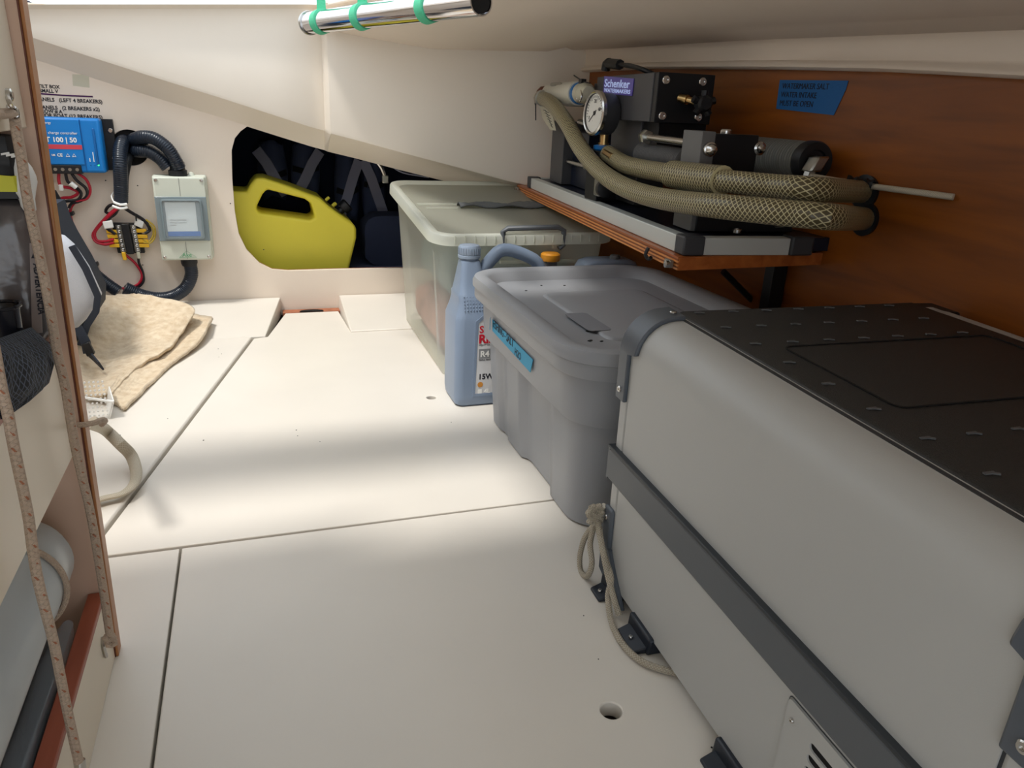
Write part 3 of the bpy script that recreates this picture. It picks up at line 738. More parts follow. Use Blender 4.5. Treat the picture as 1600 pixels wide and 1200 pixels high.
# fold line with hinge slats across the lid
for px0, px1, py, n in ((620,703,310,0),(640,838,322,1)):
    pass
hy_ = PZ(700,322,.345).y
for i, (x0, x1, dy, wdt) in enumerate(((BX0-.01,BX0+.10,.035,.012),(BX0+.005,BX0+.085,-.0,.006),(BX0+.10,BX1-.03,.03,.006))):
    m = MB(); y0 = 1.80+dy
    m.hexa([Vector((x, y, BZ(.3383, y)+h)) for h in (0,.003) for x, y in ((x0,y0),(x1,y0),(x1,y0+wdt),(x0,y0+wdt))])
    part('lid_rib', m, 'frosted', bl)
# near handle (grey bail) on the short side
hY = BY0-.034
def bz(px, py): return PY(px, py, hY)
hp = [bz(786,385), bz(786,362), bz(793,357), bz(872,355), bz(881,360), bz(880,383), bz(873,388)]
part('handle', MB().tube(hp, .0062, 10, .01, smooth=False), 'bumper', bn)
part('handle_mount', MB().obox(bz(868,375)+Vector((0,.006,-.004)), (.004,0,0), (0,.004,0), (0,0,.016)), 'frosted', bn)
part('side_rib', MB().box(BX0+.12,BX0+.30,BY0-.024,BY0-.016,.272,.278), 'frosted', bn)
# cloth strip lying on the lid
pts = []
for i in range(15):
    t = i/14; x = BX0+.09+t*.24; row = []
    for j in range(5):
        y = 1.795+j*.011+.004*math.sin(t*9)+.006*math.sin(t*4+j); row.append(Vector((x, y, BZ(.3385, y)+.006+.004*math.sin(t*14+j*1.1)+(.003 if 0<j<4 else 0))))
    pts.append(row)
m = MB(); m.loft(pts); o = tag(part('cloth_strip', m, 'duffel'), 'grey crumpled cloth strip lying on the translucent bin lid', 'cloth')
s_ = o.modifiers.new('s', 'SOLIDIFY'); s_.thickness = .003
# contents
def bundle(name, x0, x1, y0, y1, z0, z1, mt, label, cat):
    m = MB(); bmesh.ops.create_cube(m.bm, size=1); bmesh.ops.subdivide_edges(m.bm, edges=m.bm.edges, cuts=5, use_grid_fill=True)
    for v in m.bm.verts:
        c = v.co; n = noise.noise(c*4+Vector((x0*9,z0*7,0)))*.06
        k = 1-.16*(abs(c.x)*2)**4*(abs(c.z)*2)**4
        v.co = Vector((x0+(x1-x0)*(c.x*k+.5+n*.4), y0+(y1-y0)*(c.y*k+.5+n*.4), z0+(z1-z0)*(c.z*k+.5)+n*.02))
    return tag(part(name, m, mt, smooth=60), label, cat)
bundle('blue_folder', .425,.56,1.592,1.64,.008,.165,'bluestuff','blue folded item inside the near corner of the translucent bin','folder')
bundle('folded_cloth', .415,.73,1.67,2.03,.012,.135,'pinkstuff','pinkish brown folded cloth at the bottom of the translucent bin','cloth')
bundle('grey_pouch', .43,.735,1.68,2.02,.15,.27,'greenstuff','grey green pouch stacked inside the translucent bin','pouch')

# ================================================================== SHELF BOARD AND WATERMAKER
BT = .395
c1, c2, c3, c4 = PZ(1062,398,BT), PZ(1330,396,BT), PZ(812,288,BT), None
c1 = PZ(1060,402,BT); c3 = PZ(808,288,BT)
u = (c3-c1).normalized(); 
c2 = Vector((WX-.001, c1.y+.012, BT)); c4 = Vector((WX-.001, c3.y+.02, BT))
bd = thing('plywood_shelf', 'varnished plywood shelf with striped layered edge carrying the black pump unit', 'shelf', c1)
zz = BT
for i in range(7):
    th = .0029 if i else .003
    mt = 'shelfwood' if i == 0 else ('plydark' if i % 2 else 'plylight')
    m = MB(); off = .0 if i % 2 == 0 else .0006
    nrm = Vector((u.y,-u.x,0))*off
    pr = [c1+nrm, c2+Vector((0,0,0)), c4, c3+nrm]
    m.prism([Vector((p.x, p.y, zz-th)) for p in pr], (0,0,th)); part('veneer_layer', m, mt, bd, label='dark veneer layer' if mt=='plydark' else None); zz -= th
m = MB(); m.prism([Vector((p.x,p.y-.001,zz-.0)) for p in (c1+Vector((.001,0,0)),c2)]+[Vector((p.x,p.y-.001,BT-.001)) for p in (c2,c1+Vector((.001,0,0)))], (0,-.0012,0))
part('front_veneer', m, 'shelfwood', bd)
# latches on the board edge
def edgept(px, py, z, off): 
    n = Vector((-u.y, u.x, 0)); return PP(px, py, c1+n*off, n)
nL = Vector((-u.y, u.x, 0))
for (px, py, big) in ((1045,411,1),(808,296,0)):
    c = edgept(px, py, 0, .006); k = 1 if big else 1.1
    lt = part('latch', MB().obox(c, u*.010*k, nL*.004, Vector((0,0,.006*k))), 'clampmetal', bd, bevel=.0015)
    part('latch_pin', MB().lathe([(.006*k,0),(.006*k,.006),(.003,.007)], c-u*.006*k+nL*.003, nL, 14), 'steel', lt)
c = edgept(1012, 398, 0, .008)
part('latch_hook', MB().tube([c+Vector((0,0,.012)), c+Vector((0,0,0))+nL*.004, c-u*.006-Vector((0,0,.006)), c-u*.014+Vector((0,0,-.002))], .0032, 8, .004), 'black', bd)
# brackets below
p0 = PX(1238, 418, .86)
m = MB(); yb_ = c1.y+.10
brk = thing('shelf_bracket', 'black metal angle bracket under the plywood shelf against the wood wall', 'bracket', (.88, yb_, .2))
part('upright', MB().box(.868,.898,yb_-.012,yb_+.012,.20,.372), 'black', brk, bevel=.001)
part('arm', MB().box(.70,.898,yb_-.012,yb_+.012,.366,.3735), 'black', brk, bevel=.001)
part('brace', MB().tube([PY(1130,424,yb_+.08), PY(1180,474,yb_+.08)], .006, 8, smooth=False), 'black', brk)

# board coordinate frame: t along the left edge (0 near .. ) , s to the right
nR = Vector((u.y, -u.x, 0))
def PS(px, py, s): return PP(px, py, c1+nR*s, nR)
def TS(p): q = p-c1; return q.dot(u), q.dot(nR)
def W3(t, s, z): q = c1+u*t+nR*s; return Vector((q.x, q.y, z))
def blk(name, xf, xl, xr, yt, yb, s0, mt, parent, bevel=.0015, zbot=None, label=None):
    pt = PS(xl, yt, s0); pb = PS(xl, yb, s0); t0 = TS(pt)[0]; t1 = TS(PS(xf, yt, s0))[0]
    q = PP(xr, (yt+yb)/2, W3(t0, 0, 0), u); s1 = min(TS(q)[1], (WX-.006-W3(t0,0,0).x)/nR.x)
    z0 = pb.z if zbot is None else zbot; z1 = pt.z
    s1 = max(s1, s0+.004)
    m = MB(); m.hexa([W3(t0,s0,z0),W3(t1,s0,z0),W3(t1,s1,z0),W3(t0,s1,z0),W3(t0,s0,z1),W3(t1,s0,z1),W3(t1,s1,z1),W3(t0,s1,z1)])
    return part(name, m, mt, parent, label, bevel=bevel), (t0, t1, s0, s1, z0, z1)
wm = thing('watermaker', 'black and grey watermaker pump unit in an aluminium tray on the plywood shelf', 'watermaker', W3(.2,.1,BT))
ZB = BT+.0005; ZF = BT+.028
LT = TS(PS(826,285,.012))[0]
# aluminium frame
m = MB(); m.hexa([W3(t,s,z) for z in (ZB,ZF) for t,s in ((.035,.012),(LT-.01,.012),(LT-.01,.034),(.035,.034))])
part('tray_side', m, 'alu', wm, bevel=.0015)
s_end = TS(PP(1236,376,W3(.012,0,0),u))[1]
m = MB(); m.hexa([W3(t,s,z) for z in (ZB,ZF) for t,s in ((.012,.045),(.034,.045),(.034,s_end),(.012,s_end))])
part('tray_end', m, 'alu', wm, bevel=.0015)
m = MB(); m.hexa([W3(t,s,z) for z in (ZB,ZF) for t,s in ((LT-.02,.04),(LT,.04),(LT,.20),(LT-.02,.20))]); part('tray_end', m, 'alu', wm)
for (t, s, dt, ds) in ((.023,.028,.0165,.0185),(LT-.012,.024,.014,.016),(.023,min(s_end+.02,.29),.0165,.02)):
    m = MB(); m.hexa([W3(tt,ss,z) for z in (ZB,ZF+.003) for tt,ss in ((t-dt,s-ds),(t+dt,s-ds),(t+dt,s+ds),(t-dt,s+ds))])
    part('tray_corner', m, 'greydev', wm, bevel=.003, label='dark plastic corner cap')
m = MB(); m.hexa([W3(t,s,z) for z in (ZB+.004,ZF-.002) for t,s in ((.030,.030),(LT-.016,.030),(LT-.016,.26),(.030,.285))])
part('tray_base', m, 'blueplate', wm)
def bolt(p, n, r, parent, mt='steel', name='bolt'):
    n = Vector(n).normalized()
    o = part(name, MB().lathe([(r,-.001),(r,r*.5),(r*.85,r*.7),(r*.5,r*.7),(r*.48,r*.35),(.0001,r*.35)], p, n, 12), mt, parent); return o
near = -u
# plates and blocks, far to near
_, A_ = blk('end_plate', 864, 883, 925, 190, 282, .05, 'greydev', wm, zbot=ZF)
_, B_ = blk('cylinder_block', 884, 921, 960, 208, 285, .075, 'blueplate', wm, zbot=ZF)
_, C_ = blk('middle_plate', 921, 953, 980, 238, 300, .055, 'greydev', wm, zbot=ZF)
_, C2 = blk('top_bar', 885, 960, 975, 158, 168, .07, 'greydevlight', wm)
_, D_ = blk('pump_column', 957, 1003, 1040, 188, 325, .085, 'greydev', wm, zbot=ZF)
hs, E_ = blk('display_housing', 934, 1022, 1030, 113, 191, .062, 'greydev', wm)
mf, G_ = blk('valve_block', 1018, 1030, 1114, 112, 192, .064, 'blackdev', wm)
_, G2 = blk('lower_block', 1004, 1030, 1100, 190, 262, .090, 'blackdev', wm, zbot=None)
pl, K_ = blk('near_plate', 1068, 1098, 1110, 205, 352, .052, 'greydevlight', wm, zbot=ZF)
nb, L_ = blk('near_block', 1090, 1101, 1182, 208, 278, .056, 'blackdev', wm)
_, M_ = blk('near_foot', 1060, 1090, 1240, 330, 362, .060, 'blackdev', wm, zbot=ZF)
#, 1150, 1180, 1260, 240, 300, .12, 'blackdev', wm, zbot=ZF+.02)
def on_near(px, py, box, off=0): return PP(px, py, W3(box[0]-off,0,0), u)
for px, py in ((1040,125),(1097,128),(1034,181),(1090,183)):
    p = on_near(px, py, G_); bolt(p, near, msize(p, 6.5), mf)
p = on_near(1107, 233, L_); r = msize(p, 11)
dn = part('dome_nut', MB().lathe([(r,0),(r,r*.7),(r*.8,r*.8),(r*.75,r*1.2),(r*.5,r*1.7),(.0005,r*1.85)], p, near, 16), 'steel', nb)
p = on_near(1188, 232, L_); r = msize(p, 8); part('dome_nut', MB().lathe([(r*1.3,-.01),(r*1.3,0),(r*.9,.002),(r*.8,r*.6),(r*.5,r),(.0005,r*1.1)], p, near, 16), 'steel', nb)
p = PS(1135,203,.11); bolt(W3(TS(p)[0], .11, L_[5]), (0,0,1), msize(p, 9), nb, name='top_screw')
# star knob with stem
p = on_near(1062, 155, G_); q = on_near(1062,155,G_)
kc = PP(1098,158, W3(G_[0]-.045,0,0), u)
st = on_near(1062,153,G_)
kb_ = PP(1099,162, W3(TS(st)[0]-.045,0,0), u)
part('valve_stem', MB().lathe([(.0075,0),(.0075,.014),(.0085,.014),(.0085,.018),(.006,.018),(.006,.045)], st, kb_-st, 16), 'brass', mf)
m = MB()
for i in range(5):
    a = 2*math.pi*i/5+.3; dv = nR*math.cos(a)+Vector((0,0,1))*math.sin(a)
    m.tube([kb_+dv*.004, kb_+dv*.022], lambda d_: .0055+.07*d_, 10, .01, smooth=False)
m.lathe([(.012,-.012),(.014,-.010),(.014,.008),(.010,.012)], kb_, near, 16)
part('star_knob', m, 'black', mf)
# display
p0, p1, p2, p3 = PS(945,119,.0610), PS(991,123,.0610), PS(988,150,.0610), PS(943,146,.0610)
m = MB(); m.prism([p0,p1,p2,p3], -nR*.0012); ds = part('display', m, 'screen', hs, label='backlit purple panel with pale lettering')
Rd = rotm(p2-p3, p0-p3)
text('display_lettering', 'Schenker', (p0-p3).length*.62, p3.lerp(p0,.40)+(p2-p3)*.03-nR*.0016, Rd, 'screentext', ds, bold=.0003, sx=(p2-p3).length/((p0-p3).length*.62)*.235)
text('display_lettering', 'WATERMAKERS', (p0-p3).length*.30, p3.lerp(p0,.10)+(p2-p3)*.04-nR*.0016, Rd, 'screentext', ds, bold=.0002, sx=(p2-p3).length/((p0-p3).length*.30)*.128)
# cable plug on top
p = PS(945,110,.075); cz_ = E_[5]
def top(px, py, s=.09): return PS(px, py, s)
pg = part('cable_plug', MB().tube([top(946,110), top(948,100), top(952,98)], .010, 10, .006), 'black', hs)
part('plug_nut', MB().tube([top(950,99), top(969,101)], .0105, 8, smooth=False), 'black', hs)
part('power_cable', MB().tube([top(968,101), top(985,103), top(1005,109), top(1030,120,.12)], .0048, 8, .01), 'black', hs)
# rods
def rod(a, b, s, px_r, name='tie_rod', mt='steel'):
    p, q = PS(*a, s), PS(*b, s); return part(name, MB().tube([p, q], msize(p, px_r), 12, smooth=False), mt, wm)
rod((1008,214),(1072,222),.066,5.5); p = PS(1009,214,.066)
part('hex_nut', MB().lathe([(msize(p,10),-.01),(msize(p,11),-.008),(msize(p,11),.008),(msize(p,10),.01)], p, u, 6), 'clampmetal', wm)
rod((883,251),(918,261),.062,3.5); rod((905,190),(922,195),.062,4)
p = PS(917,260,.062); part('hex_nut', MB().lathe([(msize(p,6),-.006),(msize(p,6),.006)], p, u, 6), 'clampmetal', wm)
# ribbed coil between column and near plate
p, q = PS(1004,240,.085), PS(1072,252,.085)
part('coil_cylinder', MB().tube([p, q], msize(p, 15), 20, .0016, rib=(.0064,.09), smooth=False), 'greydevlight', wm)
# membrane cylinder with end disk
yD = 1.02; pc = PY(1265,252,yD); rd = msize(pc, 31)
pf = pc+u*.17
part('ribbed_cylinder', MB().tube([pf, pc], rd*.9, 28, .0016, rib=(.0072,.06), smooth=False), 'ribgrey', wm)
ed = part('end_disk', MB().lathe([(rd*.95,.006),(rd,.004),(rd,-.012),(rd*.94,-.016),(rd*.6,-.016),(rd*.55,-.012),(.0005,-.012)], pc, u, 36), 'black', wm)
# elbow fitting
def yd(px, py, d=.03): return PY(px, py, yD-d)
e0, e1, e2 = yd(1281,246), yd(1268,268), yd(1262,284)
part('elbow_fitting', MB().obox(yd(1274,256), (yd(1286,247)-yd(1268,247))*.5, (e1-e0)*.55, (0,.012,0)), 'clampmetal', ed, bevel=.003)
part('fitting_nut', MB().tube([yd(1266,268), yd(1260,286)], msize(e0, 9), 6, smooth=False), 'clampmetal', ed)
part('fitting_stub', MB().tube([yd(1260,284), yd(1246,318)], msize(e0, 5), 10, smooth=False), 'clampmetal', ed)
p = PS(1222,349,.11); part('side_fitting', MB().tube([PY(1212,349,.99), PY(1228,348,.985), PY(1236,342,.985)], .0065, 10, .005), 'clampmetal', wm)
p = PS(1152,358,.05); bolt(W3(.06, TS(PP(1152,358,W3(.06,0,0),u))[1], ZF+.002), (0,0,1), .008, wm)
# gauge
gp = PS(932,177,.020); gr = msize(gp, 33)
gx = Vector((-1,-.06,.05)).normalized()
gg = part('gauge_body', MB().lathe([(gr*.9,-.034),(gr*.95,-.030),(gr*.95,0),(gr*1.0,.0),(gr*1.0,.006),(gr*.88,.008),(gr*.86,.005),(gr*.86,.003),(.0005,.003)], gp, gx, 44), 'greydev', wm, label='dark gauge housing with steel rim')
part('gauge_rim', MB().lathe([(gr*.86,.0035),(gr*.88,.0085),(gr*.94,.0095),(gr*1.01,.007),(gr*1.02,.0)], gp, gx, 44), 'steel', gg)
part('gauge_face', MB().lathe([(gr*.86,.0030),(gr*.86,.0042),(.0005,.0042)], gp, gx, 44), 'gaugeface', gg, smooth=20)
gy = gx.cross(Vector((0,0,1))).normalized()*-1; gz = Vector((0,0,1))
if gy.y > 0: gy = -gy
m = MB()
for i in range(27):
    a = math.radians(225-i*270/26); dv = gy*math.cos(a)+gz*math.sin(a); c = gp+gx*.0045+dv*gr*(.74 if i % 5 else .71)
    m.obox(c, dv*gr*(.05 if i % 5 else .09), gx*.0002, dv.cross(gx)*.0005)
part('gauge_marks', m, 'ink', gg, kind='stuff')
dv = (gy*-.75+gz*-.62).normalized(); c = gp+gx*.0052
m = MB(); m.obox(c+dv*gr*.22, dv*gr*.42, gx*.0003, dv.cross(gx)*.0010); m.lathe([(.0045,0),(.0045,.001)], gp+gx*.0048, gx, 12)
part('gauge_needle', m, 'black', gg)
Rg = rotm(gy, gz)
for s, yy, zz_ in (('20', -.0, .45), ('40', .45, .1), ('bar', -.0, -.5), ('0', -.5, -.3)):
    text('gauge_number', s, gr*.24, gp+gx*.0048+gy*gr*yy+gz*gr*zz_, Rg, 'ink', gg, align='CENTER')
gb = gp+Vector((.022,0,0))
part('gauge_stem', MB().lathe([(.009,0),(.009,.018),(.012,.018),(.012,.024)], gb-Vector((0,0,gr*.9)), (0,0,-1), 12), 'brass', gg)
zb_ = gb.z-gr*.9-.022
part('blue_fitting', MB().lathe([(.013,0),(.021,-.002),(.021,-.009),(.018,-.012)], (gb.x,gb.y,zb_), (0,0,1), 20), 'bluefit', wm, label='bright blue plastic collar')
part('gauge_block', MB().box(gb.x-.022,gb.x+.025,gb.y-.03,gb.y+.03,ZF,zb_-.012), 'blackdev', wm, bevel=.002)
# white pipe fitting at far end with metal bits
w0, w1 = PS(856,148,.045), PS(905,146,.045)
rw = msize(w0, 14)
part('white_elbow', MB().lathe([(rw*.75,-.002),(rw*1.0,0),(rw*1.02,(w1-w0).length*.5),(rw*1.15,(w1-w0).length*.52),(rw*1.15,(w1-w0).length),(rw*.8,(w1-w0).length)], w0, w1-w0, 28), 'pvc', wm)
bl_ = w1; ax = (w1-w0).normalized()
part('blue_ring', MB().lathe([(rw*1.02,0),(rw*1.02,.012),(rw*.8,.014)], w1-ax*.002, ax, 24), 'bluefit', wm)
part('clear_union', MB().lathe([(rw*.8,0),(rw*.95,.006),(rw*.7,.02),(rw*.95,.03),(rw*.95,.04),(rw*.6,.06)], w1+ax*.010, ax, 20), 'tagpaper', wm)
part('pipe_clip', MB().tube([PS(862,132,.03), PS(875,131,.03), PS(880,136,.03)], .004, 8, .006), 'clampmetal', wm)
part('zip_tie', MB().tube([PS(897,118,.04), PS(906,124,.04), PS(914,128,.04), PS(922,130,.04)], .0016, 6, .006), 'black', wm)
part('zip_tie_head', MB().obox(PS(910,127,.04), (.006,0,0), (0,.008,0), (0,0,.005)), 'black', wm)
part('wire_shackle', MB().tube([PS(908,140,.03),PS(909,150,.028),PS(906,158,.026),PS(901,157,.026),PS(902,150,.027)], .0022, 6, .004), 'steel', wm)
part('housing_step', MB().hexa([W3(t,s,z) for z in (E_[5]-.05,E_[5]-.012) for t,s in ((E_[1]-.002,.068),(E_[1]+.035,.068),(E_[1]+.035,.11),(E_[1]-.002,.11))]), 'greydev', wm, bevel=.002)
# small valve on tray edge
p = PS(938,293,.024)
part('drain_valve', MB().obox(p+Vector((0,0,.0)), nR*.010, u*.014, Vector((0,0,.017))), 'clampmetal', wm, bevel=.003)
part('valve_knob', MB().lathe([(.017,0),(.018,.002),(.018,.016),(.014,.018)], p+nR*.002-u*.012, near, 20), 'black', wm)
part('valve_tip', MB().lathe([(.004,0),(.004,.012),(.006,.012),(.006,.016)], p+Vector((0,0,.015)), (0,0,1), 10), 'steel', wm)
# hoses
h1 = [(845,152,.022),(862,162,.012),(884,190,.004),(905,228,.0),(932,262,-.002),(965,287,.0),(1010,305,.006),(1060,315,.012),(1120,322,.02),(1180,328,.045),(1240,334,.075),(1300,339,.12)]
H1 = [PS(*p) for p in h1]; H1.append(PX(1352,342,.905))
r0, r1_ = msize(H1[0], 13), msize(H1[7], 17)
L0 = sum((a-b).length for a, b in zip(H1[:-1], H1[1:]))
rad = .0175
ho = thing('braided_hose', 'long clear braided hose curving down from the white fitting, frontmost of the two', 'hose', H1[5])
ho['group'] = 'braided hoses on the watermaker'
part('hose', MB().tube(H1[:6]+H1[6:], rad, 18, .012), 'hosebraid', ho)
p = H1[0]; ax1 = (H1[0]-H1[1]).normalized()
cl = part('hose_clamp', MB().lathe([(rad*1.0,-.008),(rad*1.12,-.008),(rad*1.12,.008),(rad*1.0,.008)], H1[0].lerp(H1[1],.15), ax1, 24), 'clampmetal', ho)
part('clamp_screw', MB().tube([PS(836,152,.01), PS(837,162,.01)], .004, 8, smooth=False), 'clampmetal', cl)
part('zip_tail', MB().tube([PS(837,162,.008), PS(837,188,.008)], .0016, 6, smooth=False), 'black', ho)
part('hose_elbow', MB().tube([PS(845,152,.022), PS(848,144,.030), PS(858,146,.042)], rad*.85, 16, .006), 'edgedark', ho)
h2 = [(950,240,.040),(975,256,.034),(1005,264,.036),(1050,272,.040),(1100,279,.05),(1150,285,.06),(1210,291,.085),(1280,296,.12)]
H2 = [PS(*p) for p in h2]; H2.append(PX(1352,300,.905))
h_2 = thing('braided_hose', 'upper braided hose with thick sleeve joint, running behind the front hose', 'hose', H2[4])
h_2['group'] = 'braided hoses on the watermaker'
part('hose', MB().tube(H2, rad*.95, 18, .012), 'hosebraid', h_2)
part('sleeve', MB().tube([H2[3], H2[4], H2[4].lerp(H2[5], .6)], rad*1.28, 18, .012), 'hosebraid', h_2, label='wider braided sleeve over the joint')
part('hose_clip', MB().tube([PS(946,238,.03), PS(958,246,.026)], .008, 8, smooth=False), 'brass', h_2)
for (px, py) in ((1352,342),(1352,300)):
    p = PX(px, py, .897); o = part('hose_grommet', MB().lathe([(rad*1.0,-.01),(rad*1.35,-.008),(rad*1.5,.004),(rad*1.0,.006)], p, (-1,0,0), 24), 'rubber', ho if py > 320 else h_2)
# thin tube
tt = [yd(1266,275,.035), PY(1300,281,.955), PY(1335,286,.93), PY(1362,291,.912), PX(1430,300,.880), PX(1490,308,.897)]
th_ = thing('thin_tube', 'thin pale tube running from the round end disk to the wood wall', 'tube', tt[2])
part('tube', MB().tube(tt, .0045, 12, .008), 'webhose', th_)
part('tube_wrap', MB().tube([PY(1322,284.5,.938), PY(1342,287.5,.925), PY(1362,291,.912)], .0095, 12, .004, rib=(.012,.15)), 'rubber', th_)
# tag hanging at the hose end
q = [PS(843,163,.03), PS(862,172,.03), PS(869,204,.03), PS(860,203,.03), PS(848,185,.03)]
m = MB(); m.prism(q, -nR*.0006); tg = tag(part('paper_tag', m, 'tagpaper'), 'small yellowed label with handwriting hanging below the white hose fitting', 'tag')
for i in range(6):
    a = PS(849+i*2.2, 172+i*4.6, .029); b = PS(858+i*1.2, 176+i*4.6, .029)
    part('writing', MB().tube([a, a.lerp(b,.3)+Vector((0,0,.001)), a.lerp(b,.6)-Vector((0,0,.001)), b], .0009, 4, .003), 'ink', tg, smooth=0)

# blue tape on wood wall
q = [PX(1219,125,WX-.0006), PX(1326,126,WX-.0006), PX(1322,140,WX-.0006), PX(1303,180,WX-.0006), PX(1213,170,WX-.0006)]
m = MB(); m.prism(q, (-.0008,0,0)); tw = tag(part('masking_tape', m, 'tapenavy'), 'torn blue masking tape with faint writing high on the wood wall', 'tape')
dq = q[1]-q[0]
for i, s in enumerate(('WATERMAKER SALT', 'WATER INTAKE', 'MUST BE OPEN')):
    text('tape_writing', s, .013, q[0]+dq*.06+Vector((-.0012,0,-.014-.014*i)), rotm((0,-1,-.02),(0,0,1)), 'ink', tw, sx=1.0)

# ================================================================== BULKHEAD ELECTRICS
def PW(px, py, d=.0): return PY(px, py, WY-d)
# round hole backing and conduits
cond = thing('cable_conduits', 'black corrugated conduits coming out of the round hole in the bulkhead', 'conduit', PW(203,231))
c = PW(203,231)
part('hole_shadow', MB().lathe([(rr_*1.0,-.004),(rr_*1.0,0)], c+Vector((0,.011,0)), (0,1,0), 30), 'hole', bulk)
rc = .0175
def pc_(l): return [PW(*p) for p in l]
part('corrugated_conduit', MB().tube(pc_([(197,222,-.03),(192,222,.01),(188,236,.035),(188,260,.05),(189,290,.045),(189,316,.04)]), rc*1.0, 18, .0012, rib=(.0050,.022)), 'conduit', cond)
part('corrugated_conduit', MB().tube(pc_([(204,222,-.03),(212,217,.015),(225,214,.04),(242,217,.05),(262,232,.055),(275,252,.05),(280,262,.045)]), rc*.95, 18, .0012, rib=(.0050,.022)), 'conduit', cond)
part('corrugated_conduit', MB().tube(pc_([(206,234,-.03),(216,236,.015),(232,237,.03),(250,248,.035),(262,262,.035)]), rc*.95, 18, .0012, rib=(.0050,.022)), 'conduit', cond)
part('cable_sleeve', MB().tube(pc_([(205,240,-.01),(200,250,.02),(195,275,.025),(194,300,.03)]), rc*.6, 12, .01), 'rubber', cond)
part('white_tie', MB().tube(pc_([(178,316,.06),(188,320,.066),(198,319,.06)]), .0035, 8, .01), 'white', cond)
part('white_tie', MB().tube(pc_([(176,322,.06),(188,326,.066),(199,324,.06)]), .0035, 8, .01), 'white', cond)
part('white_tie', MB().tube(pc_([(180,298,.03),(174,306,.04),(178,316,.06)]), .0018, 6, .01), 'white', cond)

# charge controller
M0, M1, M2, M3 = PW(165,182,.0), PW(152,184,.07), PW(163,271,.0), None
xr_, zt_, zb0 = PW(153,184,.065).x, PW(110,184,.065).z, PW(150,271,.065).z
xl_ = xr_-.185
mp_ = thing('solar_charge_controller', 'blue solar charge controller on the bulkhead, partly behind the partition', 'controller', (xl_+.09, WY-.03, zb0))
part('mount_plate', MB().box(xl_-.004, xr_+.024, WY-.012, WY-.0005, zb0+.004, zt_-.002), 'black', mp_, bevel=.001)
b_ = part('case', MB().box(xl_, xr_, WY-.055, WY-.012, zb0, zt_), 'mpptblue', mp_, bevel=.007, seg=3)
xs = xr_-.046
cv = part('case_cover', MB().box(xl_+.004, xs, WY-.0585, WY-.05, zb0+.020, zt_-.004), 'mpptblue', mp_, bevel=.002)
part('case_groove', MB().box(xs+.0005, xs+.002, WY-.0558, WY-.05, zb0+.004, zt_-.004), 'mpptdark', mp_)
part('case_ridge', MB().box(xr_-.020, xr_-.014, WY-.0575, WY-.05, zb0+.02, zt_-.024), 'mpptdark', mp_, bevel=.002)
yf = WY-.0587
part('red_stripe', MB().box(xl_+.01, xs-.001, yf-.0003, yf, zb0+.058, zb0+.069), 'redstripe', cv)
text('lettering', 'MPPT 100 | 50', .0165, (xs-.0105,yf-.0003,zb0+.075), FACE_CAM, 'white', cv, align='RIGHT', bold=.0004)
text('lettering', 'SmartSolar charge controller', .0093, (xs-.007,yf-.0003,zb0+.094), FACE_CAM, 'white', cv, align='RIGHT')
text('lettering', 'victron energy', .0075, (xs-.062,yf-.0003,zb0+.118), FACE_CAM, 'white', cv, align='RIGHT')
text('lettering', 'CE', .010, (xs-.060,yf-.0003,zb0+.040), FACE_CAM, 'white', cv, align='LEFT', bold=.0003)
text('lettering', 'UK', .006, (xs-.072,yf-.0003,zb0+.041), FACE_CAM, 'white', cv, align='LEFT', bold=.0003)
for i, s in enumerate((0, 1)):
    part('printed_mark', MB().tube([(xs-.040+s*.014,yf-.0003,zb0+.040),(xs-.036+s*.014,yf-.0003,zb0+.047),(xs-.032+s*.014,yf-.0003,zb0+.040),(xs-.040+s*.014,yf-.0003,zb0+.040)], .0008, 4, smooth=False), 'white', cv)
for i in range(3):
    part('printed_bar', MB().box(xs+.011+i*.009, xs+.0128+i*.009, WY-.0558, WY-.0549, zb0+.028, zb0+(.037 if i != 1 else .052)), 'white', mp_)
part('status_light', MB().ball((xs+.030, WY-.0555, zb0+.020), .0022, 1), 'green_led', mp_)
for i in range(2): part('status_light', MB().ball((xs+.012+.009*i, WY-.0552, zb0+.020), .0016, 1), 'mpptdark', mp_, label='unlit status light')
tb_ = part('terminal_block', MB().box(xl_+.02, xs-.010, WY-.0578, WY-.03, zb0-.003, zb0+.019), 'black', mp_, bevel=.002)
for i in range(6): part('terminal_screw', MB().lathe([(.0042,0),(.0042,.001),(.002,.0012)], (xs-.020-i*.0165, WY-.058, zb0+.008), (0,-1,0), 10), 'clampmetal', tb_)
for z in (zt_-.03, zb0+.035): screw((xr_+.016, WY-.0125, z), (0,-1,0), .006, mp_)

# wires of the controller
wires = thing('controller_wires', 'red and black wires looping below the blue charge controller', 'wire', PW(110,300))
def wire(l, mt, r=.0032, parent=None, name='wire'): return part(name, MB().tube(pc_(l), r, 8, .006), mt, parent or wires)
wire([(92,268,.045),(92,283,.045),(96,291,.04),(110,294,.035),(122,301,.03),(112,308,.03),(96,310,.03),(88,322,.03)], 'redwire', .004)
wire([(102,268,.045),(106,284,.045),(118,292,.04),(127,302,.035),(122,312,.03),(106,314,.03),(92,316,.03)], 'blackwire', .004)
wire([(110,268,.045),(120,282,.045),(134,294,.035),(136,306,.03),(126,314,.03),(112,318,.03),(108,325,.028)], 'blackwire', .004)
wire([(120,270,.045),(134,280,.04),(141,296,.03),(136,310,.03),(118,316,.03),(110,328,.02),(112,345,.012),(122,375,.012),(145,412,.012),(165,436,.012),(185,449,.012),(200,450,.012),(216,444,.012),(222,430,.012),(212,412,.012),(196,398,.02)], 'redwire', .0036)
part('white_marker', MB().tube(pc_([(110,286,.05),(119,293,.046)]), .0062, 10, smooth=False), 'white', wires)
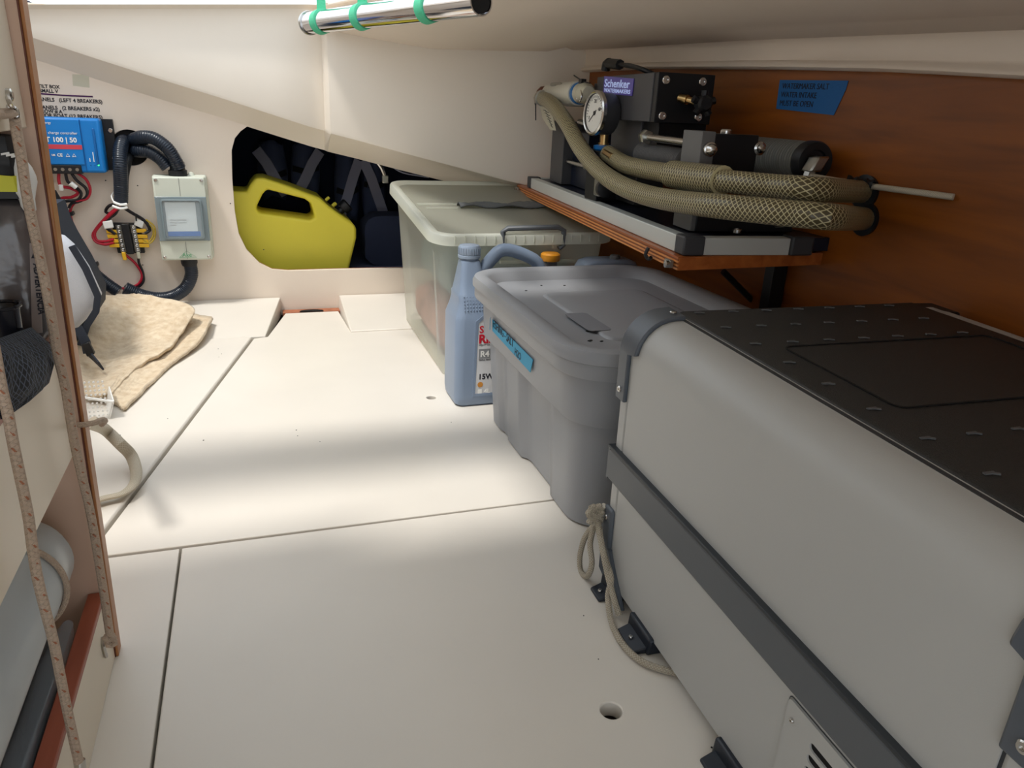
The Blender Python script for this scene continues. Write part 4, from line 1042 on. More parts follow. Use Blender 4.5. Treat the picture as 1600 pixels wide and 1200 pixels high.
part('white_marker', MB().tube(pc_([(95,289,.05),(96,297,.048)]), .005, 10, smooth=False), 'white', wires)
for px, py in ((111,334),(149,413),(199,448)):
    part('cable_clip', MB().obox(PW(px,py,.014), (.007,0,.002), (0,.012,0), (-.001,0,.005)), 'black', wires, bevel=.002)
# bus bar
bus = thing('bus_bar', 'small black bus bar with two rows of screws and yellow spade terminals', 'bus bar', PW(202,372))
bc = PW(201,372,.012); 
tilt = math.radians(5)
bx = Vector((math.cos(tilt),0,-math.sin(tilt)*.2)); bz_ = Vector((math.sin(-tilt)*-1*-.6,0,1)).normalized()
def BB(x, z, d): return bc+bx*x+bz_*z+Vector((0,-d,0))
part('base', MB().obox(BB(0,0,-.004), bx*.034, (0,.008,0), bz_*.041), 'black', bus, bevel=.002)
part('divider', MB().obox(BB(.0,-.0,.012), bx*.009, (0,.009,0), bz_*.041), 'black', bus, bevel=.002)
for sgn in (-1, 1):
    stp = part('contact_strip', MB().obox(BB(.018*sgn,0,.006), bx*.0065, (0,.003,0), bz_*.037), 'clampmetal', bus)
    for i in range(6):
        p = BB(.018*sgn, .032-i*.0125, .009)
        part('terminal_screw', MB().lathe([(.0045,0),(.0045,.003),(.003,.004),(.001,.003)], p, (0,-1,0), 10), 'steel', stp)
    for i in range(4):
        part('spade_terminal', MB().obox(BB(.037*sgn, .019-i*.0125+(.003 if sgn>0 and i==0 else 0), .009), bx*.0125, (0,.0045,0), bz_*.0050), 'terminalyellow', bus, bevel=.0015)
part('spade_terminal', MB().obox(BB(-.018, -.048, .009), bx*.0050, (0,.0045,0), bz_*.011), 'terminalyellow', bus, bevel=.0015)
part('spade_terminal', MB().obox(BB(.018, -.046, .009), bx*.0045, (0,.004,0), bz_*.009), 'tagpaper', bus, bevel=.0015, label='clear crimp terminal')
bw = thing('bus_bar_wires', 'red, black and yellow wires fanned around the small bus bar', 'wire', PW(200,350))
def bwire(l, mt, r=.003): return part('wire', MB().tube(pc_(l), r, 8, .006), mt, bw)
bwire([(188,322,.04),(176,330,.03),(160,346,.02),(150,358,.016),(145,368,.016),(150,378,.02),(165,382,.024),(178,379,.026)], 'redwire', .0038)
bwire([(186,324,.04),(172,336,.03),(158,350,.02),(148,364,.018),(152,376,.02),(166,377,.024),(178,374,.026)], 'redwire', .0038)
bwire([(186,322,.04),(180,334,.03),(170,342,.025),(166,355,.025),(175,362,.026),(180,366,.026)], 'blackwire', .0042)
bwire([(190,322,.04),(205,332,.03),(222,342,.02),(230,350,.02),(234,360,.02),(226,364,.024)], 'blackwire', .0045)
bwire([(182,318,.04),(170,322,.03),(165,331,.02),(174,334,.02),(186,326,.03)], 'blackwire', .004)
bwire([(226,345,.02),(238,356,.018),(239,368,.018),(232,378,.022),(224,379,.026)], 'yellowwire', .0022)
bwire([(228,343,.02),(241,354,.018),(242,370,.018),(234,380,.022),(224,374,.026)], 'yellowwire', .0022)
bwire([(216,398,.02),(217,410,.014),(223,425,.012),(224,440,.012),(214,450,.012),(203,453,.012)], 'blackwire', .0034)
part('fabric_tag', MB().obox(PW(169,351,.03), (.012,0,.002), (0,.002,0), (-.001,0,.010)), 'white', bw, bevel=.002)
part('fabric_tag', MB().obox(PW(217,349,.026), (.010,0,-.005), (0,.002,0), (.003,0,.009)), 'white', bw, bevel=.002)
part('zip_tie', MB().tube(pc_([(212,334,.034),(213,345,.03)]), .002, 6, smooth=False), 'black', bw)

# junction box
jbx0, jbx1 = PW(240,300,.06).x, PW(322,300,.06).x
JT, JB = PW(280,276,.06).z, PW(290,406,.06).z
jb_ = thing('breaker_box', 'pale grey breaker enclosure with smoked window on the bulkhead', 'enclosure', ((jbx0+jbx1)/2, WY-.04, JB))
part('back_box', MB().box(jbx0-.003, jbx1+.003, WY-.042, WY-.0005, JB-.001, JT+.001), 'boxgrey', jb_, bevel=.006, seg=3)
fc = part('cover', MB().box(jbx0, jbx1, WY-.066, WY-.043, JB, JT), 'boxgrey', jb_, bevel=.005, seg=3)
wz0, wz1 = JB+.054, JT-.052; yc = WY-.0663
part('window_plate', MB().box(jbx0+.001, jbx1-.001, yc-.003, yc+.004, wz0, wz1), 'boxwindow', jb_, bevel=.001, label='smoky grey translucent band')
part('paper_note', MB().box(jbx0+.024, jbx1-.030, yc-.0036, yc-.003, wz0+.022, wz1-.014), 'paper', jb_)
part('paper_blue', MB().box(jbx0+.024, jbx1-.024, yc-.0038, yc-.003, wz0+.013, wz0+.026), 'bluepaper', jb_)
for i, s in enumerate(('Victron SmartSolar', 'Charge Controller', '100/50')):
    text('note_writing', s, .0055, (jbx0+.032, yc-.0038, wz0+.055-i*.007), FACE_CAM, 'labelgrey', jb_)
m = MB(); oo = rrect((jbx1-jbx0)/2-.014, (wz1-wz0)/2-.005, .008, (jbx0+jbx1)/2, (wz0+wz1)/2); ii = rrect((jbx1-jbx0)/2-.018, (wz1-wz0)/2-.009, .006, (jbx0+jbx1)/2, (wz0+wz1)/2)
m.loft([[Vector((x,yc-.003,z)) for x,z in oo],[Vector((x,yc-.010,z)) for x,z in oo],[Vector((x,yc-.011,z)) for x,z in ii],[Vector((x,yc-.004,z)) for x,z in ii]], True)
part('window_rim', m, 'boxwindow', jb_, smooth=40)
m = MB(); m.loft([[Vector((x,yc-.0095,z)) for x,z in ii],[Vector((x,yc-.0098,z)) for x,z in rrect((jbx1-jbx0)/2-.03,(wz1-wz0)/2-.02,.006,(jbx0+jbx1)/2,(wz0+wz1)/2)]], True, True)
part('window_lens', m, 'clearglass', jb_)
for z0, z1 in ((JB+.003, wz0-.002), (wz1+.002, JT-.003)):
    part('cover_seam', MB().box((jbx0+jbx1)/2-.0004, (jbx0+jbx1)/2+.0004, yc-.0004, yc+.001, z0, z1), 'greydevlight', jb_)
for x in (jbx0+.009, jbx1-.009):
    for z in (JB+.009, JT-.009): screw((x, yc+.0002, z), (0,-1,0), .0045, jb_)
tx_ = (jbx0+jbx1)/2
part('logo_triangle', MB().tube([(tx_-.020,yc-.0003,JB+.008),(tx_,yc-.0003,JB+.026),(tx_+.024,yc-.0003,JB+.008),(tx_-.020,yc-.0003,JB+.008)], .0004, 4, smooth=False), 'greenink', jb_)
text('logo_text', 'Ake', .015, (tx_,yc-.0004,JB+.010), FACE_CAM, 'greenink', jb_, align='CENTER')
# glands
part('cable_gland', MB().lathe([(.020,0),(.024,.002),(.024,.014),(.020,.016),(.018,.028),(.020,.034)], ((PW(278,268,.03)).x, WY-.034, JT), (0,0,1), 12), 'rubber', jb_)
part('cable_gland', MB().lathe([(.020,0),(.022,.002),(.022,.014),(.019,.022)], ((PW(296,410,.03)).x, WY-.032, JB), (0,0,-1), 12), 'rubber', jb_)
part('top_lug', MB().lathe([(.010,0),(.006,.008),(.002,.010)], ((PW(298,268,.03)).x, WY-.03, JT), (0,0,1), 12), 'boxgrey', jb_)
cd2 = thing('lower_conduit', 'dark corrugated conduit curving from the bottom of the breaker box', 'conduit', PW(280,455,.03))
part('conduit', MB().tube(pc_([(297,412,.032),(299,430,.032),(290,450,.034),(270,463,.036),(245,466,.04),(220,461,.045),(195,450,.05)]), .0175, 18, .0012, rib=(.0050,.022)), 'conduit', cd2)
# hoses at the left of the bulkhead
bh = thing('black_hose', 'thick smooth black hose sagging down left of the red wire', 'hose', PW(130,420,.06))
part('hose', MB().tube(pc_([(78,300,.07),(95,330,.07),(112,370,.075),(130,410,.08),(150,450,.08),(160,480,.08)]), .015, 16, .01), 'rubber', bh)
bh2 = thing('corrugated_hose', 'short black corrugated hose dipping behind the beige carpet', 'hose', PW(160,440,.03))
part('hose', MB().tube(pc_([(125,400,.03),(145,425,.035),(165,442,.04),(185,456,.045)]), .0165, 18, .0012, rib=(.0050,.022)), 'conduit', bh2)

# handwritten note and old tape on the bulkhead
q = [PW(62,112), PW(150,112), PW(150,188), PW(62,188)]
yw = WY-.0004
mk = thing('handwritten_note', 'faded handwritten marker note on the bulkhead above the blue controller', 'note', PW(110,150))
part('old_tape', MB().prism([PW(60,120,.0003),PW(146,118,.0003),(PW(146,118).x,WY-.0003,PW(146,186).z),(PW(60,118).x,WY-.0003,PW(60,186).z)], (0,-.0002,0)), 'liner', mk)
part('yellowed_tape', MB().prism([PW(113,116,.0006),PW(139,117,.0006),PW(140,137,.0006),PW(114,134,.0006)], (0,-.0002,0)), 'tagpaper', mk)
for s, px, py, sz in (('TILT BOX', 60, 137, .0115), ('SMALL V', 62, 144, .0115), ('PANELS   (LEFT 4 BREAKERS)', 57, 157.5, .0125), ('PANELS   (2 BREAKERS x2)', 62, 170, .0125), ('ROW # A', 65, 176, .0115), ('FOR BOAT (12 BREAKERS)', 66, 182.5, .0125)):
    text('marker_writing', s, sz, PW(px, py, .0012), FACE_CAM, 'ink', mk, bold=.0003, sx=.95)
part('marker_line', MB().tube([PW(58,146,.001), PW(100,149,.001), PW(145,151,.001)], .0018, 6, .01), 'inkpurple', mk)
m = MB()
for px, py in ((215,290),(223,414),(360,318),(412,390),(352,100),(165,282)): m.lathe([(.0018,0),(.0014,.0008)], PW(px, py, 0), (0,-1,0), 8)
part('wall_specks', m, 'dirt', bulk, kind='stuff')

# ================================================================== LOCKER CONTENTS
YJ = 2.36
def j2(px, py): p = PY(px, py, YJ); return (p.x, p.z)
outer = [j2(*p) for p in ((320,296),(385,300),(391,288),(399,278),(412,278),(455,292),(500,309),(514,322),(530,334),(548,345),(557,356),(557,372),(548,410),(540,445),(320,445))]
hol = [j2(*p) for p in ((410,304),(417,296),(476,311),(486,318),(492,340),(484,344),(405,333),(400,325))]
m = curve_plate([smooth_loop(outer[:12], 1)+outer[12:], hol], .15); xform(m, XZ(YJ))
jc = thing('yellow_jerrycan', 'yellow plastic jerrycan lying in the locker behind the rounded opening', 'jerrycan', (j2(450,440)[0], YJ+.07, j2(450,440)[1]))
part('can_body', m, 'yellowcan', jc, bevel=.012, seg=4, smooth=60)
pcx = PY(537,325,YJ+.07); axj = Vector((.75,0,.66))
part('cap', MB().lathe([(.012,-.012),(.012,0),(.021,.001),(.022,.004),(.022,.022),(.018,.026)], pcx-axj*.006, axj, 14), 'black', jc)
part('vent_stub', MB().lathe([(.006,-.006),(.006,.006),(.004,.009)], PY(522,320,YJ+.05), axj, 10), 'yellowcan', jc)
part('vent_stub', MB().lathe([(.005,-.006),(.005,.006),(.004,.009)], PY(511,311,YJ+.05), axj, 10), 'yellowcan', jc)
tag(part('locker_shelf', MB().box(-.45,.9,2.30,2.75,.080,.094), 'navy'), 'dark board the yellow jerrycan stands on inside the locker', 'board')
def vest(x0, x1, z0, z1, y, label, lean=1):
    v = thing('life_vest', label, 'life vest', ((x0+x1)/2, y, z0), 'life vests in the dark locker')
    for k, (a, b) in enumerate(((x0, (x0+x1)/2-.004), ((x0+x1)/2+.004, x1))):
        m = MB(); rows = []
        for i in range(9):
            t = i/8; z = z0+(z1-z0)*t; wdt = (b-a)/2*(.80+.2*math.sin(math.pi*min(1, t*1.1))); d = .045*math.sin(math.pi*(.12+.76*t))+.01
            rows.append([Vector(((a+b)/2+wdt*math.cos(th), y+d*math.sin(th), z+.01*math.sin(3*th+k))) for th in [2*math.pi*q/14 for q in range(14)]])
        m.loft(rows, True, True); part('foam_panel', m, 'navy', v, smooth=70)
        g = (-1)**k*lean
        strap('webbing_strap', [((a+b)/2-g*.03, y-.050, z0+.012), ((a+b)/2-g*.006, y-.064, z0+(z1-z0)*.35), ((a+b)/2+g*.016, y-.062, z0+(z1-z0)*.65), ((a+b)/2+g*.040, y-.046, z1-.022)], .034, 'webbing', v, .003)
        strap('cross_strap', [(a+.006, y-.034, z0+(z1-z0)*(.45+.1*k)), ((a+b)/2, y-.062, z0+(z1-z0)*(.40+.1*k)), (b-.006, y-.034, z0+(z1-z0)*(.48+.1*k))], .020, 'black', v, .003)
p0, p1 = PY(525,330,2.64), PY(605,255,2.64)
vest(p0.x, p1.x, p0.z-.03, p1.z+.03, 2.68, 'dark life vest with grey webbing hanging right of the jerrycan cap')
p0, p1 = PY(405,300,2.62), PY(500,235,2.62)
vest(p0.x, p1.x, p0.z-.02, p1.z+.02, 2.66, 'dark life vest lying behind the jerrycan handle in the locker', -1.2)
p0 = PY(590,380,2.5)
tag(bundle('black_case', p0.x-.055, p0.x+.13, 2.41, 2.53, .0945, PY(590,335,2.45).z, 'navydeep', 'dark case standing right of the jerrycan in the locker', 'case'), 'dark case standing right of the jerrycan in the locker', 'case')
hr = thing('hinge_stay', 'steel hinge and wire stay at the top right corner of the rounded opening', 'hinge', PY(595,260,2.32))
part('stay', MB().tube([PY(585,248,2.33), PY(596,262,2.33), PY(601,275,2.33)], .006, 8, .01), 'steel', hr)
part('stay_foot', MB().obox(PY(602,280,2.33), (.010,0,0), (0,.006,0), (0,0,.012)), 'clampmetal', hr, bevel=.003)
part('wire', MB().tube([PY(600,246,2.36), PY(625,268,2.36), PY(670,277,2.36)], .0025, 6, .01), 'webbing', hr)
part('wire', MB().tube([PY(618,246,2.36), PY(650,272,2.36), PY(690,277,2.36)], .0025, 6, .01), 'navy', hr)

# ================================================================== LEFT: PARTITION AND SHELF FRONTS
YP = .769
e0_, e1_ = PY(192,1026,YP+.018), PY(43,0,YP+.018)
sl = (e1_.x-e0_.x)/(e1_.z-e0_.z); xe = lambda z: e0_.x+sl*(z-e0_.z)
def pplate(x0, x1f, z0, z1, y0, y1): return MB().hexa([(x0,y0,z0),(x1f(z0),y0,z0),(x1f(z0),y1,z0),(x0,y1,z0),(x0,y0,z1),(x1f(z1),y0,z1),(x1f(z1),y1,z1),(x0,y1,z1)])
pn = struct('wall_partition', pplate(-.78, lambda z: xe(z)-.003, 0, .835, YP, YP+.018), 'partition')
m = MB(); m.hexa([(xe(z)+a, y, z) for z in (0,.835) for a, y in ((-.003,YP),(-.0,YP),(-.0,YP+.018),(-.003,YP+.018))])
part('edge_strip', m, 'edgewood', pn, bevel=.001)
m = MB(); m.hexa([(xe(z)+a, y, z) for z in (0,.835) for a, y in ((-.0042,YP-.0006),(-.0028,YP-.0006),(-.0028,YP+.001),(-.0042,YP+.001))])
part('edge_line', m, 'edgedark', pn)
XB = -.1895
cab = thing('storage_shelves', 'cream fronted storage shelves with reddish brown cappings at the left edge', 'shelves', (-.45, .4, 0))
def front(name, label, z0, z1, lw=.014):
    x = XB+(.0085 if z0 > .5 else .002)
    return part('front_board', MB().box(XB-.012, x, .05, YP-.001, z0, z1-.004), 'cupboard', cab, bevel=.001)
f1 = front('shelf_front', 'lowest cream shelf front with reddish brown top, on the floor at left', .0005, .086)
part('top_capping', MB().box(XB-.013, XB+.0028, .05, YP-.001, .082, .089), 'redwood', f1, bevel=.001, label='reddish brown wooden top edge')
f2 = front('shelf_front', 'middle cream shelf front with reddish brown top, below the black pouch', .262, .372)
part('top_capping', MB().box(XB-.013, XB+.0028, .05, YP-.001, .368, .374), 'redwood', f2, bevel=.001, label='reddish brown wooden top edge')
f3 = front('shelf_front', 'uppermost cream shelf front with a steel eye at the top left', .566, .86)
# shelf bottoms
for z in (.262, .566):
    part('shelf_board', MB().box(-.77, XB-.0125, .05, YP-.001, z, z+.012), 'cupboard', cab, bevel=.001)
# eye and rope
ey = thing('steel_eye', 'steel eye screwed to the uppermost shelf front, holding the flecked rope', 'eye', PX(12,150,XB+.0085))
part('eye_plate', MB().lathe([(.005,0),(.005,.003),(.003,.004)], PX(11,148,XB+.0085), (1,0,0), 12), 'steel', ey)
part('eye_loop', MB().tube([PX(12,152,XB+.0085+.0085+.003), PX(15,162,XB+.0085+.0085+.005), PX(20,168,XB+.0085+.008), PX(26,172,XB+.0085+.010), PX(27,182,XB+.0085+.010), PX(20,184,XB+.0085+.008), PX(14,176,XB+.0085+.006), PX(13,166,XB+.0085+.004)], .0017, 8, .003), 'steel', ey)
XR = -.1735
ra = [PX(-20,176,XR-.001), PX(0,178,XR-.001), PX(14,177,XR-.001), PX(22,182,XR), PX(25,200,XR), PX(34,250,XR), PX(41,300,XR), PX(51,350,XR), PX(62,400,XR), PX(72,450,XR), PX(81,500,XR), PX(89,550,XR), PX(102,605,XR), PX(118,700,XR), PX(141,800,XR), PX(158,900,XR), PX(167,960,XR), PX(172,994,XR)]
rA = thing('flecked_rope', 'cream rope with brown flecks hanging from the steel eye down the shelf fronts', 'rope', ra[7], 'flecked ropes at the left')
part('rope', MB().tube(ra, .0040, 10, .006), 'ropefleck', rA)
def flecks(pts, r, parent):
    m = MB(); P = []
    for a, b in zip(pts[:-1], pts[1:]):
        n = max(1, int((b-a).length/.011))
        for k in range(n): P.append((a.lerp(b, k/n), (b-a).normalized()))
    for i, (p, d_) in enumerate(P):
        sd = d_.cross(Vector((0,1,0))).normalized(); fw = Vector((0,-1,0))
        ang = -.5+.9*((i*.618) % 1)
        o = (fw*math.cos(ang)+Vector((1,0,0))*math.sin(ang+.6))
        m.obox(p+o.normalized()*r*.9, (d_*.0016+sd*.0009), o.normalized()*.0005, d_.cross(o).normalized()*.0007)
    part('flecks', m, 'fleck', parent, kind='stuff')
flecks(ra[3:], .0040, rA)
part('knot', MB().tube([ra[-1]+Vector((.004*math.cos(a*1.7), .003*math.sin(a*2.3)-.001, .006*math.sin(a*1.1)-.004)) for a in range(9)], .003, 8, .003), 'ropefleck', rA)
part('steel_clip', MB().tube([PX(160,995,XB+.003), PX(162,1012,XB+.004), PX(166,1026,XB+.004)], .002, 8, .003), 'steel', rA)
rb = [PX(-10,540,XR), PX(3,610,XR), PX(13,650,XR), PX(22,700,XR), PX(43,800,XR), PX(50,850,XR), PX(58,900,XR), PX(70,950,XR), PX(83,1000,XR), PX(93,1050,XR), PX(103,1100,XR), PX(114,1150,XR), PX(123,1190,XR)]
rB = thing('flecked_rope', 'cream rope with brown flecks nearest the camera, ending in a steel ferrule', 'rope', rb[4], 'flecked ropes at the left')
part('rope', MB().tube(rb, .0037, 10, .006), 'ropefleck', rB); flecks(rb, .0037, rB)
part('ferrule', MB().tube([PX(124,1188,XR), PX(127,1215,XR)], .0044, 12, smooth=False), 'steel', rB)

# ---- upper cubby contents
def bag(name, label, cat, x0, x1, y0, y1, z0, z1, mt, amp=.012, sc_=6, parent=None):
    m = MB(); bmesh.ops.create_cube(m.bm, size=1); bmesh.ops.subdivide_edges(m.bm, edges=m.bm.edges, cuts=9, use_grid_fill=True)
    for v in m.bm.verts:
        c = v.co.copy(); s = 1-.22*max(0, (c.xy.length-.42))
        q = Vector((x0+(x1-x0)*(c.x*s+.5), y0+(y1-y0)*(c.y*s+.5), z0+(z1-z0)*(c.z*(1 if c.z < 0 else s)+.5)))
        n = noise.noise_vector(q*sc_*4)*amp; n.z *= (0 if c.z < -.49 else 1); q += n
        q.x = min(q.x, XB-.0135) if q.z < .379 else q.x; q.y = min(q.y, YP-.003); v.co = q
    if parent: return part(name, m, mt, parent, smooth=60)
    return tag(part(name, m, mt, smooth=60), label, cat)
wb = thing('wrapped_carton', 'dark carton wrapped in shiny plastic with a printed warning strip, on the middle shelf', 'carton', (-.27,.75,.275))
bag('plastic_wrap', '', '', -.40,-.184,.742,.768,.275,.508,'bagplastic',.004,8, wb)
q = [PY(52,400,.66), PY(63,404,.66), PY(69,528,.66), PY(52,528,.66)]
yq = .732
st_ = part('warning_strip', MB().prism([PY(46,380,yq),PY(60,382,yq),PY(66,520,yq),PY(50,522,yq)], (0,.001,0)), 'labelstrip', wb, label='pale vertical printed strip')
p = PY(51,412,yq-.001); p2 = PY(57,470,yq-.001)
text('printing', 'ADVERTENCIA', .0072, p+Vector((.0005,0,0)), rotm(p2-p, (1,0,0)), 'ink', st_, bold=.0002, sx=.95)
tl_ = PY(52,398,yq-.001)
part('warning_triangle', MB().prism([tl_+Vector((-.002,0,-.003)), tl_+Vector((.003,0,-.003)), tl_+Vector((.0005,0,.002))], (0,-.0003,0)), 'ink', st_)
gb_ = thing('yellow_black_bag', 'black bag with lime yellow band on top of the wrapped carton', 'bag', (-.28,.75,.51))
bag('bag_body', '', '', -.40,-.184,.735,.766,.510,.562,'black',.004,8, gb_)
bag('yellow_band', '', '', -.39,-.183,.733,.766,.516,.530,'yellowlime',.003,8, gb_)
m = MB().ball((0,0,0), 1, 3); xform(m, Matrix.Translation((-.186,.748,.522)) @ Matrix.Diagonal((.0085,.012,.026,1)))
for v in m.bm.verts: v.co += noise.noise_vector(v.co*90)*.0025
part('white_corner', m, 'white', gb_, smooth=60)
for i in range(3): part('printed_mark', MB().obox(PY(8+i*8, 240+i*2, .731), (.003,0,.0006), (0,.0006,0), (0,0,.0008)), 'white', gb_)
# black cup
cc = PY(-3,478,.705)
cu_ = thing('black_cup', 'glossy black cup with a bright rim at the left edge of the middle shelf', 'cup', (cc.x, cc.y, .275))
rc_ = msize(cc, 30)
zc = cc.z
part('cup_body', MB().lathe([(rc_*.55,.300-zc),(rc_*.62,.305-zc),(rc_*.95,-.006),(rc_*.99,-.001),(rc_*.95,-.002),(rc_*.88,-.012),(rc_*.5,.312-zc),(.0005,.312-zc)], cc, (0,0,1), 36), 'cupblack', cu_)
part('rim', MB().tube([cc+Vector((rc_*math.cos(2*math.pi*k/24), rc_*math.sin(2*math.pi*k/24), 0)) for k in range(25)], .0016, 8, .004), 'cupblack', cu_)
# mesh pouch draped over middle front
pr = []
outl = [((0,560),(66,531)),((0,590),(80,541)),((0,622),(80,562)),((0,632),(72,590)),((-4,648),(52,606)),((-8,660),(30,628))]
rows = []
for i, (a, b) in enumerate(outl):
    A, B = PX(*a, XB+.004+.004*math.sin(i)), PX(*b, XB+.003)
    r_ = []
    for k in range(17):
        t = k/16; p = A.lerp(B, t); p.x += .009*math.sin(math.pi*t)*math.sin(math.pi*(i+.5)/6)+.0015*math.sin(t*22+i); r_.append(p)
    rows.append(r_)
back = [[Vector((XB-.016, p.y, max(.377,p.z+.004))) for p in rows[0]]]
m = MB(); allr = back+[[Vector((XB-.004, p.y, max(p.z+.010, .380))) for p in rows[0]]]+rows
V_ = [[m.bm.verts.new(p) for p in r] for r in allr]
for i in range(len(V_)-1):
    for j in range(16):
        f = m.bm.faces.new((V_[i][j], V_[i][j+1], V_[i+1][j+1], V_[i+1][j]))
        for lp, (aa, bb) in zip(f.loops, ((i, j), (i, j+1), (i+1, j+1), (i+1, j))): lp[m.uv].uv = (aa*.06, bb*.010)
o = tag(part('mesh_pouch', m, 'meshblack', smooth=70), 'dark blue-black mesh pouch hanging over the middle shelf front', 'pouch')
s_ = o.modifiers.new('s', 'SOLIDIFY'); s_.thickness = .002; s_.offset = 1

# ---- lower cubby: big white tube, clear plastic
wt = thing('white_cylinder', 'fat white cylinder lying lengthwise in the lowest shelf, rope around its end', 'cylinder', (-.27,.4,.1))
f0 = PY(72,850,.72); n0 = PY(-60,1150,.36)
ta = Vector((-.246,.735,.162)); tn = Vector((-.246,.16,.162))
ax = (tn-ta).normalized(); rr2 = .048
part('tube_body', MB().lathe([(rr2*.1,-.012),(rr2*.6,-.010),(rr2*.9,-.004),(rr2,.006),(rr2,.07),(rr2*.985,.072),(rr2*.985,(tn-ta).length)], ta, ax, 40), 'tubewhite', wt)
m = MB(); m.tube([ta+ax*.055+Vector((rr2*1.06*math.cos(a), 0, rr2*1.06*math.sin(a))) for a in [math.radians(170-i*12) for i in range(20)]], .0028, 8, .005)
part('rope_turn', m, 'ropefleck', wt)
cs = thing('tube_cradle', 'pale support block under the fat white cylinder', 'block', (-.26,.5,0))
for y in (.30,.66): part('block', MB().box(-.30,-.228,y-.03,y+.03,.0005,.1145), 'cupboard', cs, bevel=.002)
bag('clear_bag', 'crumpled clear plastic bag stuffed behind the lowest shelf front', 'bag', -.222,-.2035,.10,.72,.002,.098,'clearplastic',.006,10)
tag(part('plastic_sheet', MB().box(-.225,-.2235,.10,.70,.0005,.11), 'greydevlight'), 'dark grey sheet standing inside the lowest shelf beside the cylinder', 'sheet')

# ================================================================== BEHIND THE PARTITION
# carpet piece: two folded layers
def carpet_layer(name, lefts, rights, zf, label=None, parent=None, mt='carpet', cols=60, sub=9):
    L_, R_ = [], []
    def dens(P):
        out = []
        E = [Vector((2*P[0][0]-P[1][0], 2*P[0][1]-P[1][1]))]+[Vector(p) for p in P]+[Vector((2*P[-1][0]-P[-2][0], 2*P[-1][1]-P[-2][1]))]
        for i in range(1, len(E)-2):
            a, b, c, d = E[i-1:i+3]
            for k in range(sub):
                t = k/sub; out.append(.5*((2*b)+(c-a)*t+(2*a-5*b+4*c-d)*t*t+(3*b-a-3*c+d)*t**3))
        out.append(E[-2]); return out
    Ld, Rd = dens(lefts), dens(rights); rows = []
    for i, (a, b) in enumerate(zip(Ld, Rd)):
        r = []
        for k in range(cols):
            t = k/(cols-1); q = a.lerp(b, t); z = zf(i/(len(Ld)-1), t)
            p = PZ(q.x, q.y, z); p.z += .0035*noise.noise(p*38)+.0016*noise.noise(p*150); r.append(p)
        rows.append(r)
    m = MB(); m.loft(rows); o = part(name, m, mt, parent, label, smooth=70)
    s = o.modifiers.new('s', 'SOLIDIFY'); s.thickness = .008; s.offset = -1
    return o
cp = thing('carpet_offcut', 'beige folded carpet offcut lying on the floor at the left', 'carpet', (-.22, 1.85, .01))
def zf1(v, t): 
    return .032+.060*max(0, 1-v*2.0)**1.0+.012*math.sin(v*5+1)*math.sin(t*3)+.006*math.sin(t*7+v*4)
def zf0(v, t): return .019+.022*max(0, 1-v*2.2)+.004*math.sin(t*6)
carpet_layer('lower_layer', [(230,482),(215,510),(190,560),(165,600),(150,610)], [(331,494),(312,530),(262,570),(232,598),(192,636)], zf0, parent=cp)
carpet_layer('upper_layer', [(150,462),(135,490),(120,530),(112,570),(120,600),(140,618)], [(216,458),(300,478),(292,508),(262,545),(215,572),(172,616)], zf1, parent=cp)
# backpack with white mesh panel
bk = thing('backpack', 'backpack with white mesh panel and black straps leaning behind the partition', 'backpack', (-.50, 1.80, .03))
YB = 1.80
def pb(px, py, d=0): return PY(px, py, YB-d)
q = [(60,360),(98,370),(114,384),(137,418),(157,461),(152,484),(134,500),(122,512),(90,520),(60,500)]
def puff(name, q, y0, dep, mt, parent, blow=.02):
    c = sum((Vector(p) for p in q), Vector((0,0)))/len(q); rows = []
    for s, d in ((1.0,dep),(1.0,.004),(.97,-.004),(.85,-blow*.6),(.6,-blow*.9),(.3,-blow)):
        rows.append([PY(c.x+(p[0]-c.x)*s, c.y+(p[1]-c.y)*s, y0)+Vector((0,d,0)) for p in q])
    m = MB(); m.loft(rows, True, True); return part(name, m, mt, parent, smooth=60)
puff('back_body', [(40,322),(82,322),(92,350),(104,374),(128,414),(152,462),(151,488),(136,512),(124,530),(90,560),(40,560)], YB+.03, .12, 'strapblack', bk, .01)
puff('mesh_panel', q, YB, .02, 'whitemesh', bk, .025)
part('panel_seam', MB().tube([pb(104,466,.022), pb(125,478,.02), pb(136,492,.006)], .0012, 6, .008), 'labelgrey', bk)
strap('shoulder_strap', [pb(112,384,.03), pb(134,420,.03), pb(153,463,.03), pb(150,486,.03), pb(136,508,.03), pb(126,540,.03)], .014, 'strapblack', bk, .006)
strap('webbing', [pb(122,512,.03), pb(134,535,.05), pb(138,552,.05)], .02, 'strapblack', bk)
strap('webbing_end', [PZ(136,548,.055), PZ(145,558,.048), PZ(158,572,.045)], .022, 'strapblack', bk)
part('buckle', MB().obox(pb(138,545,.06), (.008,0,.003), (0,.006,0), (-.004,0,.014)), 'black', bk, bevel=.002)
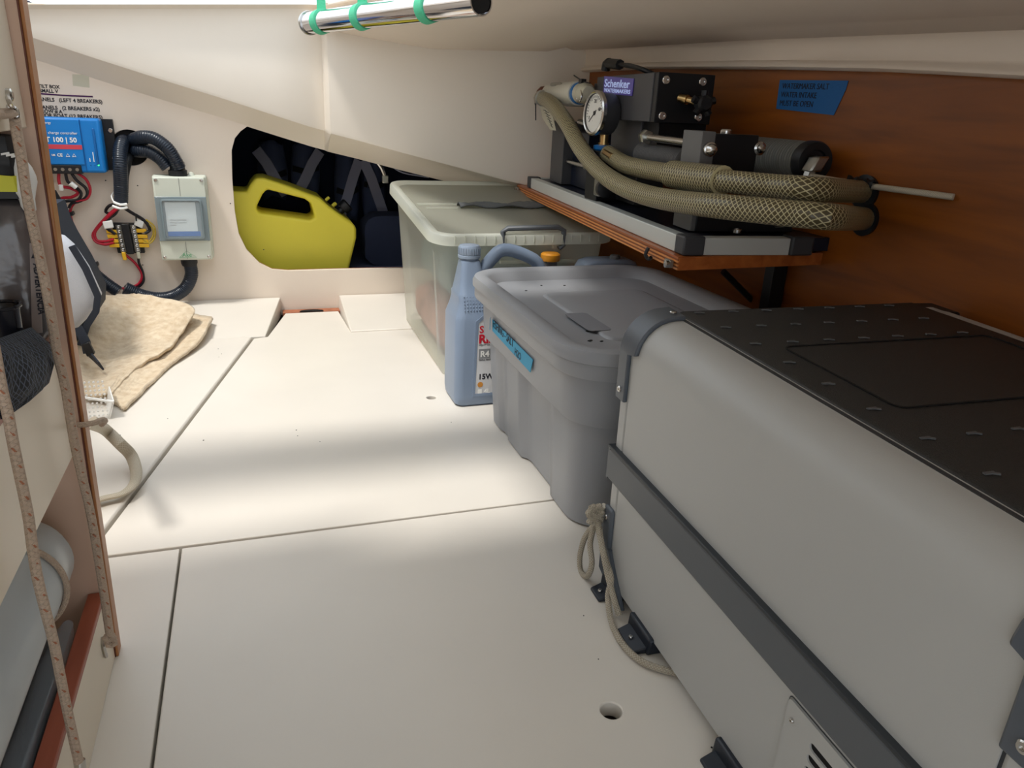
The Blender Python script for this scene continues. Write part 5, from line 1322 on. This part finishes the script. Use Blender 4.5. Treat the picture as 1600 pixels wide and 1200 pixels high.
# perforated white basket corner
Y0 = 1.50
pw = thing('perforated_basket', 'corner of a white perforated plastic basket peeking past the partition', 'basket', (-.37, 1.52, .008))
a, b, c, d = PZ(128,612,.10), PZ(180,646,.085), PZ(170,678,.03), PZ(150,712,.008)
A = PY(125,606,1.52); B = PY(180,648,1.46); Cc = PY(160,680,1.40) 
x0, x1 = PY(120,650,1.47).x, PY(181,650,1.47).x
zt2, zb2 = PY(150,624,1.47).z, .008
hh = []
nx, nz = 12, 9
for i in range(nx):
    for j in range(nz):
        x = x1-.006-i*.0075; z = zb2+.008+j*.0085
        hh.append(circ(x, z, .0020, 8))
m = curve_plate([[(x0-.04,zb2),(x1-.012,zb2),(x1,zt2-.008),(x0-.04,zt2+.02)]]+[h for h in hh if h[0][0] < x1-.008], .002); xform(m, XZ(1.47))
part('perforated_side', m, 'white', pw)
part('basket_rim', MB().tube([(x0-.04,1.471,zt2+.02),(x1,1.471,zt2-.008)], .003, 8, smooth=False), 'white', pw)
part('basket_end', MB().hexa([(x1-.012,1.472,zb2),(x1-.010,1.472,zb2),(x1-.03,1.56,zb2),(x1-.032,1.56,zb2),(x1-.001,1.472,zt2-.008),(x1+.001,1.472,zt2-.008),(x1-.02,1.56,zt2-.008),(x1-.022,1.56,zt2-.008)]), 'white', pw)
# webbing hose loop
l_ = [PY(142,660,1.00), PZ(165,672,.075), PZ(188,694,.055), PZ(205,712,.030), PZ(213,738,.018), PZ(208,758,.016), PZ(190,772,.016), PZ(165,778,.016), PZ(140,785,.016)]
lo = thing('flat_hose_loop', 'cream flattened hose looping out from behind the partition', 'hose', PZ(200,750,.01))
part('hose', MB().tube(l_, .0095, 14, .006, flat=.45), 'webhose', lo)
sr = [PY(122,664,YP-.006), PY(136,663,YP-.008), PY(150,660,YP-.007), PY(160,656,YP+.006), PY(164,658,YP+.026), PY(158,664,YP+.03)]
tag(part('rope_hitch', MB().tube(sr, .0030, 8, .004), 'ropefleck'), 'short white rope hitched round the edge of the partition above the floor', 'rope')
